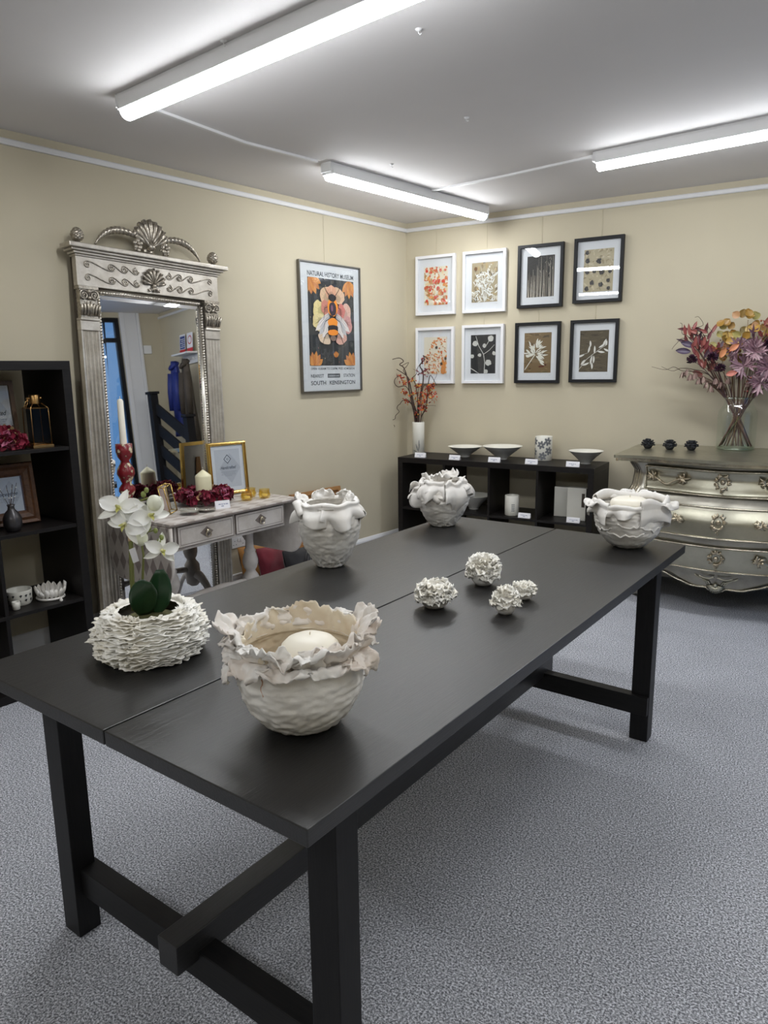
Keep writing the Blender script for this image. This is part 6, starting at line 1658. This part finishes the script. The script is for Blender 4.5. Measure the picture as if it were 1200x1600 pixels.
for (px, py, a) in ((1070, 541, 2.8), (1064, 549, 3.0)):
    g.col = CR(84, 72, 92); g.leafsurf(J(px + 8, py + 4, -.04), (cos(a), -.2, sin(a)), (0, -1, .3), .085, .040, .1, .2, 6, 7)
for (px, py, a, c) in ((1130, 552, .6, CR(206, 136, 100)), (1118, 562, 1.1, CR(206, 140, 96)), (1128, 588, .2, CR(196, 124, 110))):
    g.col = c; g.leafsurf(J(px, py, -.10), (cos(a), -.3, sin(a)), (0, -1, .2), .065, .036, .1, .2, 5, 5)
g.build('burgundy_leaves', M['satin'], bq)
# dark purple pompom flowers
for (px, py) in ((1077, 565), (1106, 562), (1118, 579), (1181, 545)):
    p = add_stem(px, py, -.085, CR(74, 52, 56)); g = G()
    for k in range(60):
        a = rd.uniform(0, 2 * pi); ph = math.acos(rd.uniform(-.6, 1)); d = Vector((sin(ph) * cos(a), sin(ph) * sin(a), cos(ph))); g.col = rd.choice([CR(48, 22, 44), CR(62, 28, 54), CR(36, 16, 34), CR(80, 36, 60)])
        g.leafsurf(Vector(p) + d * 0.012, d + Vector((rd.uniform(-.3, .3),) * 3), d.orthogonal(), .022, .015, .3, .3, 4, 4)
    g.build('purple_pompom', M['foliage'], bq)
# brown hanging tassels and pale fluff
g = G()
for (px, py) in ((1064, 590), (1075, 594), (1088, 600), (1100, 606), (1112, 600), (1196, 612), (1188, 606), (1130, 600), (1145, 592), (1070, 586), (1082, 592), (1094, 598), (1106, 612), (1120, 606), (1135, 586), (1158, 604), (1206, 604)):
    p = add_stem(px, py - 6, -.05, CR(110, 84, 72))
    for k in range(24):
        g.col = rd.choice([CR(128, 100, 92), CR(150, 122, 112), CR(106, 80, 74), CR(168, 146, 134)]); a = rd.uniform(0, 6.28)
        g.leafsurf(Vector(p) + Vector((cos(a) * .006, sin(a) * .006, 0)), (cos(a) * .5, sin(a) * .5, -1), (cos(a), sin(a), 0), .040, .009, .1, .1, 3, 4)
o = g.build('brown_tassels', M['foliage'], bq); o['kind'] = 'stuff'
# small red berries and seed heads
g = G()
for k in range(110):
    px, py = rd.choice(((1125, 552), (1178, 530), (1190, 545), (1110, 545), (1165, 600))); p = Vector(J(px + rd.gauss(0, 7), py + rd.gauss(0, 7), rd.uniform(-.10, .02))); g.col = rd.choice([CR(122, 54, 44), CR(150, 84, 54), CR(96, 40, 38)]); g.ball(p, rd.uniform(.004, .007), 6)
o = g.build('berries', M['satin'], bq); o['kind'] = 'stuff'
# green leaf sprig at the right edge
g = G()
for (px, py) in ((1197, 515), (1205, 505), (1200, 530)):
    p = add_stem(px, py, .0, CR(90, 96, 60))
    for k in range(8): g.col = rd.choice([CR(96, 110, 66), CR(74, 88, 58), CR(120, 128, 80)]); g.leafsurf(Vector(p) + Vector((rd.uniform(-.03, .03), 0, rd.uniform(-.03, .03))), (rd.uniform(-1, 1), -.3, rd.uniform(-.3, 1)), (0, -1, .2), .055, .036, .1, .2, 5, 5)
g.build('green_leaves', M['satin'], bq)
stems.build('stems', M['foliage'], bq)
g = G()
def curly(pts, r0=.0022):
    P_ = [Vector(p) for p in pts]; out = []
    for i in range(len(P_) - 1):
        for k in range(8):
            t = k / 8; a = P_[max(0, i - 1)]; b = P_[i]; c = P_[i + 1]; d = P_[min(len(P_) - 1, i + 2)]
            out.append(tuple(0.5 * ((2 * b) + (c - a) * t + (2 * a - 5 * b + 4 * c - d) * t * t + (3 * b - a - 3 * c + d) * t ** 3)))
    out.append(tuple(P_[-1])); return out
for pl in ([(1128, 625), (1105, 592), (1085, 584), (1062, 582), (1048, 576), (1036, 580), (1015, 575)], [(1126, 622), (1100, 588), (1078, 580), (1060, 578), (1046, 582), (1030, 575)], [(1130, 620), (1100, 550), (1084, 520), (1076, 535), (1075, 518), (1088, 512), (1081, 500), (1074, 500)],
           [(1130, 620), (1098, 560), (1088, 530), (1096, 528), (1091, 512), (1104, 526)], [(1125, 620), (1090, 560), (1068, 530), (1058, 524), (1056, 510), (1054, 508)], [(1125, 622), (1085, 555), (1062, 532), (1050, 540), (1043, 548)]):
    pts = curly([J(x, y, -.03 + .02 * sin(i * 2)) for i, (x, y) in enumerate(pl)]); n = len(pts); g.tube(pts, [0.0030 - 0.0020 * k / n for k in range(n)], 5)
g.build('curly_willow_twigs', M['twig'], bq)

# ================================================================== BERRY BRANCHES IN THE CYLINDER VASE
bb = thing('berry_branches', 'twisted dark branches with red and orange berries in the cylinder vase', 'branches', (0.183, -0.150, KT + 0.0005))
SV = 203.0
def V_(px, py, d=0.0): return ((px - 650.5) / SV * 1.02, (px - 650.5) / SV * 0.1 + d, (711 - py) / SV * 1.0)
g = G(); rd = random.Random(12)
lines = [([(650, 690), (648, 655), (641, 630), (636, 600), (632, 590), (616, 580)], .0045), ([(648, 690), (645, 655), (638, 620), (634, 595), (627, 578), (619, 573), (625, 568), (619, 563), (608, 565)], .004),
         ([(652, 690), (651, 655), (650, 640), (655, 610), (657, 600), (658, 585), (654, 575), (662, 566), (659, 560), (666, 566)], .0045), ([(652, 690), (654, 655), (662, 640), (665, 620), (668, 600), (672, 590), (680, 605)], .0035),
         ([(650, 690), (650, 650), (655, 630), (661, 605), (671, 612), (676, 605)], .003), ([(648, 690), (645, 655), (640, 636), (633, 630)], .003), ([(649, 690), (647, 655), (642, 640), (634, 628), (626, 628), (621, 634), (617, 636), (614, 641), (617, 646), (612, 652), (612, 657), (606, 660), (606, 664), (610, 669), (604, 675), (607, 680)], .0022),
         ([(650, 688), (644, 640), (633, 608), (618, 607), (611, 600), (613, 593), (622, 590)], .0026), ([(650, 688), (640, 615), (631, 590), (625, 582), (631, 575), (634, 570), (624, 575)], .0026), ([(652, 688), (650, 640), (645, 605), (641, 594), (648, 588), (651, 578), (656, 570)], .0026),
         ([(653, 688), (660, 640), (676, 600), (681, 590), (681, 580)], .0014), ([(650, 688), (650, 630), (652, 590), (641, 580)], .0016), ([(651, 688), (656, 640), (668, 636), (679, 636)], .0016)]
for i, (pl, r_) in enumerate(lines):
    pts = curly([V_(x, y, .012 * sin(i * 2.1 + k)) for k, (x, y) in enumerate(pl)]); n = len(pts); g.tube(pts, [r_ * 1.45 * (1 - .55 * k / n) for k in range(n)], 6)
g.build('twisted_branches', M['twig'], bb)
g = G(); g2 = G()
RB = [CR(176, 60, 34), CR(200, 84, 40), CR(150, 44, 38), CR(212, 120, 50), CR(120, 36, 36), CR(186, 70, 48), CR(206, 150, 60)]
for (cx, cy, sx_, sy_, n) in ((658, 628, 9, 11, 75), (668, 618, 7, 9, 50), (671, 608, 6, 4, 30), (660, 585, 7, 5, 28), (627, 598, 5, 6, 24), (640, 598, 4, 3, 14), (629, 616, 3, 5, 20), (642, 617, 5, 3, 16), (652, 606, 4, 4, 18), (632, 630, 3, 4, 16), (648, 648, 4, 3, 18), (620, 590, 3, 3, 10), (657, 640, 5, 4, 24), (660, 568, 4, 4, 12)):
    for k in range(n):
        p = Vector(V_(rd.gauss(cx, sx_ * .62), rd.gauss(cy, sy_ * .62), rd.uniform(-.03, .03))); d = Vector((rd.uniform(-1, 1), rd.uniform(-1, 1), rd.uniform(-.6, 1)))
        if cy > 580 and cy != 585: g.col = rd.choice(RB)
        else: g.col = rd.choice([CR(110, 44, 52), CR(150, 70, 70), CR(90, 34, 44)])
        if k % 3: g.ball(p, rd.uniform(.0048, .0078), 6)
        else: g.leafsurf(p, d, d.orthogonal(), .024, .013, .2, .2, 3, 4)
o = g.build('red_berries', M['satin'], bb); o['kind'] = 'stuff'

# ================================================================== BESIDE THE DROP-LEAF TABLE
sk = thing('double_socket', 'white double wall socket under the drop-leaf table', 'socket', LP(1.755, 0.0005, 0.318), RZL)
g = G(); g.box(-0.062, 0.062, -0.010, 0, 0, 0.072); g.build('face_plate', M['white'], sk, bevel=0.002)
for x in (-0.010, 0.010):
    g = G(); g.box(x - 0.006, x + 0.006, -0.013, -0.0101, 0.040, 0.060); g.build('rocker_switch', M['white'], sk, bevel=0.001)
for sx in (-1, 1):
    g = G(); [g.box(sx * 0.038 + a - .003, sx * 0.038 + a + .003, -0.0104, -0.0101, b - .002, b + .002) for a, b in ((0, .045), (-.011, .022), (.011, .022))]
    g.build('pin_holes', M['black_metal'], sk)
cv2 = bpy.data.objects.new('wooden_canvas', None); COL.objects.link(cv2); cv2.location = LP(1.090, 0.105, 0.001); cv2.rotation_euler = (-0.13, 0, RZL)
tag(cv2, 'back of a wooden framed panel leaning on the left wall behind the cushions', 'panel')
frame_o = [(-0.24, 0), (0.24, 0), (0.24, 0.60), (-0.24, 0.60)]
g = G(); g.box(-0.24, 0.24, -0.0, 0.006, 0.0, 0.60); g.build('back_panel', M['wood_l'], cv2)
g = G(); g.box(-0.24, -0.215, -0.02, -0.0005, 0, 0.6); g.box(0.215, 0.24, -0.02, -0.0005, 0, 0.6); g.box(-0.2145, 0.2145, -0.02, -0.0005, 0.575, 0.6); g.box(-0.2145, 0.2145, -0.02, -0.0005, 0, 0.025); g.build('stretcher_bars', M['wood_l'], cv2)
def cushion(label, s, off, z, W_, rx, rz, m, roll=0, T_=0.13):
    t = bpy.data.objects.new('cushion', None); COL.objects.link(t); t.location = LP(s, off, z); t.rotation_euler = (rx, roll, RZL + rz); tag(t, label, 'cushion', 'velvet cushions piled on the floor')
    g = G()
    def sh(sg):
        def f(u, v):
            x, y = (u - .5) * 2, (v - .5) * 2; e = (1 - abs(x) ** 2.6) * (1 - abs(y) ** 2.6); e = max(0, e) ** .55
            k = 1 - 0.07 * (1 - abs(x)) * abs(y) ** 3 - 0.0; k2 = 1 - 0.07 * (1 - abs(y)) * abs(x) ** 3
            return (x * W_ / 2 * k2, sg * (e * T_ / 2 + .002) + .006 * N(x * 3 + s, y * 3, sg), W_ / 2 + y * W_ / 2 * k)
        return f
    g.grid(sh(1), 24, 24); g.grid(sh(-1), 24, 24); g.build('cushion_cover', m, t)
    return t
cushion('mustard velvet cushion against the wall behind the burgundy one', 1.66, 0.135, 0.004, 0.34, -0.16, 0.0, M['velvet_m'], 0, 0.10)
cushion('burgundy velvet cushion between the mustard and the black cushion', 1.63, 0.275, 0.004, 0.35, -0.16, 0.04, M['velvet_r'], 0, 0.11)
ck = cushion('black cushion with a fabric rosette, in front of the others', 1.55, 0.415, 0.004, 0.34, -0.16, 0.06, M['velvet_k'], 0, 0.11)
g = G()
for k in range(5):
    R_ = 0.02 + 0.016 * k; g.tube([(R_ * cos(2 * pi * j / 20) + 0.04, -0.062 - 0.003 * (4 - k) + .004 * sin(j * 2.0), 0.23 + R_ * sin(2 * pi * j / 20)) for j in range(20)], 0.010, 6, closed=True)
g.build('fabric_rosette', M['velvet_k'], ck)
cushion('blush pink cushion showing behind the black one', 1.15, 0.30, 0.004, 0.36, -0.20, 0.0, M['pink'], 0, 0.09)

# ================================================================== SEEN ONLY IN THE MIRROR: entrance corner of the room
wb = G(); wb.box(-0.02, 0, -0.05, 0.05, 0, 0.10); wb = wb.build('alarm_box', M['white'], None, loc=(XR - 0.0005, -0.20, 2.02), bevel=0.004); tag(wb, 'white alarm box high on the wall, reflected in the mirror', 'alarm box')
cs = thing('coat_shelf', 'small white shelf with coat hooks on the back wall, reflected in the mirror', 'shelf', (3.72, -0.001, 1.93))
g = G(); g.box(-0.20, 0.20, -0.16, 0, 0, 0.018); g.build('shelf_board', M['trim'], cs, bevel=0.002)
g = G(); g.box(-0.20, 0.20, -0.018, 0, -0.10, -0.001); g.build('hook_rail', M['trim'], cs, bevel=0.002)
for x in (-0.12, 0.0, 0.12):
    g = G(); g.tube([(x, -0.018, -0.05), (x, -0.05, -0.06), (x, -0.06, -0.04)], 0.005, 7); g.build('coat_hook', M['white'], cs)
for i, (x, cc, l) in enumerate(((3.83, CR(44, 66, 130), 'blue and white notice card on the coat shelf, reflected in the mirror'), (3.65, CR(222, 224, 230), 'white and red notice card on the coat shelf, reflected in the mirror'))):
    P = Print(-0.07, 0.07, 0, 0.22, 0.0); P.rect(-.07, .07, 0, .22, CR(232, 232, 236)); P.rect(-.07, .07, 0, .05, CR(196, 50, 56))
    if i == 0: P.rect(-.06, .06, .055, .20, cc); [P.rect(-.05, .05 - .02 * (k % 2), .075 + .022 * k, .083 + .022 * k, CR(226, 228, 236)) for k in range(5)]
    else:
        P.blob(0, .14, .05, .05, CR(196, 50, 56)); P.blob(0, .14, .038, .038, CR(232, 232, 236))
    o = P.g.build('notice_card', M['paint'], None, loc=(x, -0.06, 1.949)); o.rotation_euler = (-0.1, 0, 0); tag(o, l, 'notice'); md = o.modifiers.new('s', 'SOLIDIFY'); md.thickness = 0.001
def coat(label, x, W_, L, m, seed):
    t = thing('hanging_coat', label, 'coat', (x, -0.16, 1.872 - L))
    g = G()
    def f(u, v):
        a = 2 * pi * u; w = W_ * (0.30 + 0.5 * min(1, (1 - v) * 4) ** .7 + .25 * (1 - v)) * (1 if v < .97 else .5)
        fo = 1 + .22 * N(cos(a) * 2 + seed, sin(a) * 2, v * 2) + .12 * sin(a * 5 + seed)
        return (w * .5 * cos(a) * fo, 0.055 * sin(a) * fo * (.6 + .6 * (1 - v)), L * v)
    g.grid(f, 40, 24, cu=True); g.build('coat_body', m, t, solid=0.004)
    for sx in (-1, 1):
        g = G(); g.tube([(sx * W_ * .30, -.02, L * .84), (sx * W_ * .42, -.04, L * .6), (sx * W_ * .44, -.05, L * .35)], [.045, .04, .032], 10); g.build('sleeve', m, t)
    g = G(); g.tube([(-W_ * .2, -.03, L * .93), (0, -.06, L * .90), (W_ * .2, -.03, L * .93), (W_ * .1, .03, L * .97), (-W_ * .1, .03, L * .97)], .022, 8, closed=True); g.build('collar', m, t)
coat('blue waterproof coat hanging under the coat shelf, reflected in the mirror', 3.865, 0.20, 0.86, M['coat_blue'], 2)
coat('dark olive coat hanging right of the blue one, reflected in the mirror', 3.60, 0.17, 0.94, M['coat_brown'], 5)
# stair newels and slatted balustrade
sb = thing('stair_balustrade', 'charcoal painted stair balustrade with two newel posts, reflected in the mirror', 'balustrade', (0, 0, 0))
for (x, y, h_) in ((4.06, -0.38, 1.52), (3.36, -0.32, 1.22)):
    g = G(); g.box(x - .045, x + .045, y - .045, y + .045, 0, h_); g.box(x - .06, x + .06, y - .06, y + .06, h_ + .0005, h_ + .03); g.build('newel_post', M['stair'], sb, bevel=0.003)
for k in range(5):
    z0, z1 = 1.42 - .24 * k, 1.10 - .24 * k
    if z1 < 0.1: continue
    g = G(); a, b = Vector((4.00, -0.375, z0)), Vector((3.42, -0.326, z1)); g.add([(a.x, a.y - .012, a.z - .14), (b.x, b.y - .012, b.z - .14), (b.x, b.y - .012, b.z), (a.x, a.y - .012, a.z), (a.x, a.y + .012, a.z - .14), (b.x, b.y + .012, b.z - .14), (b.x, b.y + .012, b.z), (a.x, a.y + .012, a.z)], [(0, 1, 2, 3), (5, 4, 7, 6), (3, 2, 6, 7), (4, 5, 1, 0), (0, 3, 7, 4), (1, 5, 6, 2)], False)
    g.build('sloping_rail', M['stair'], sb)
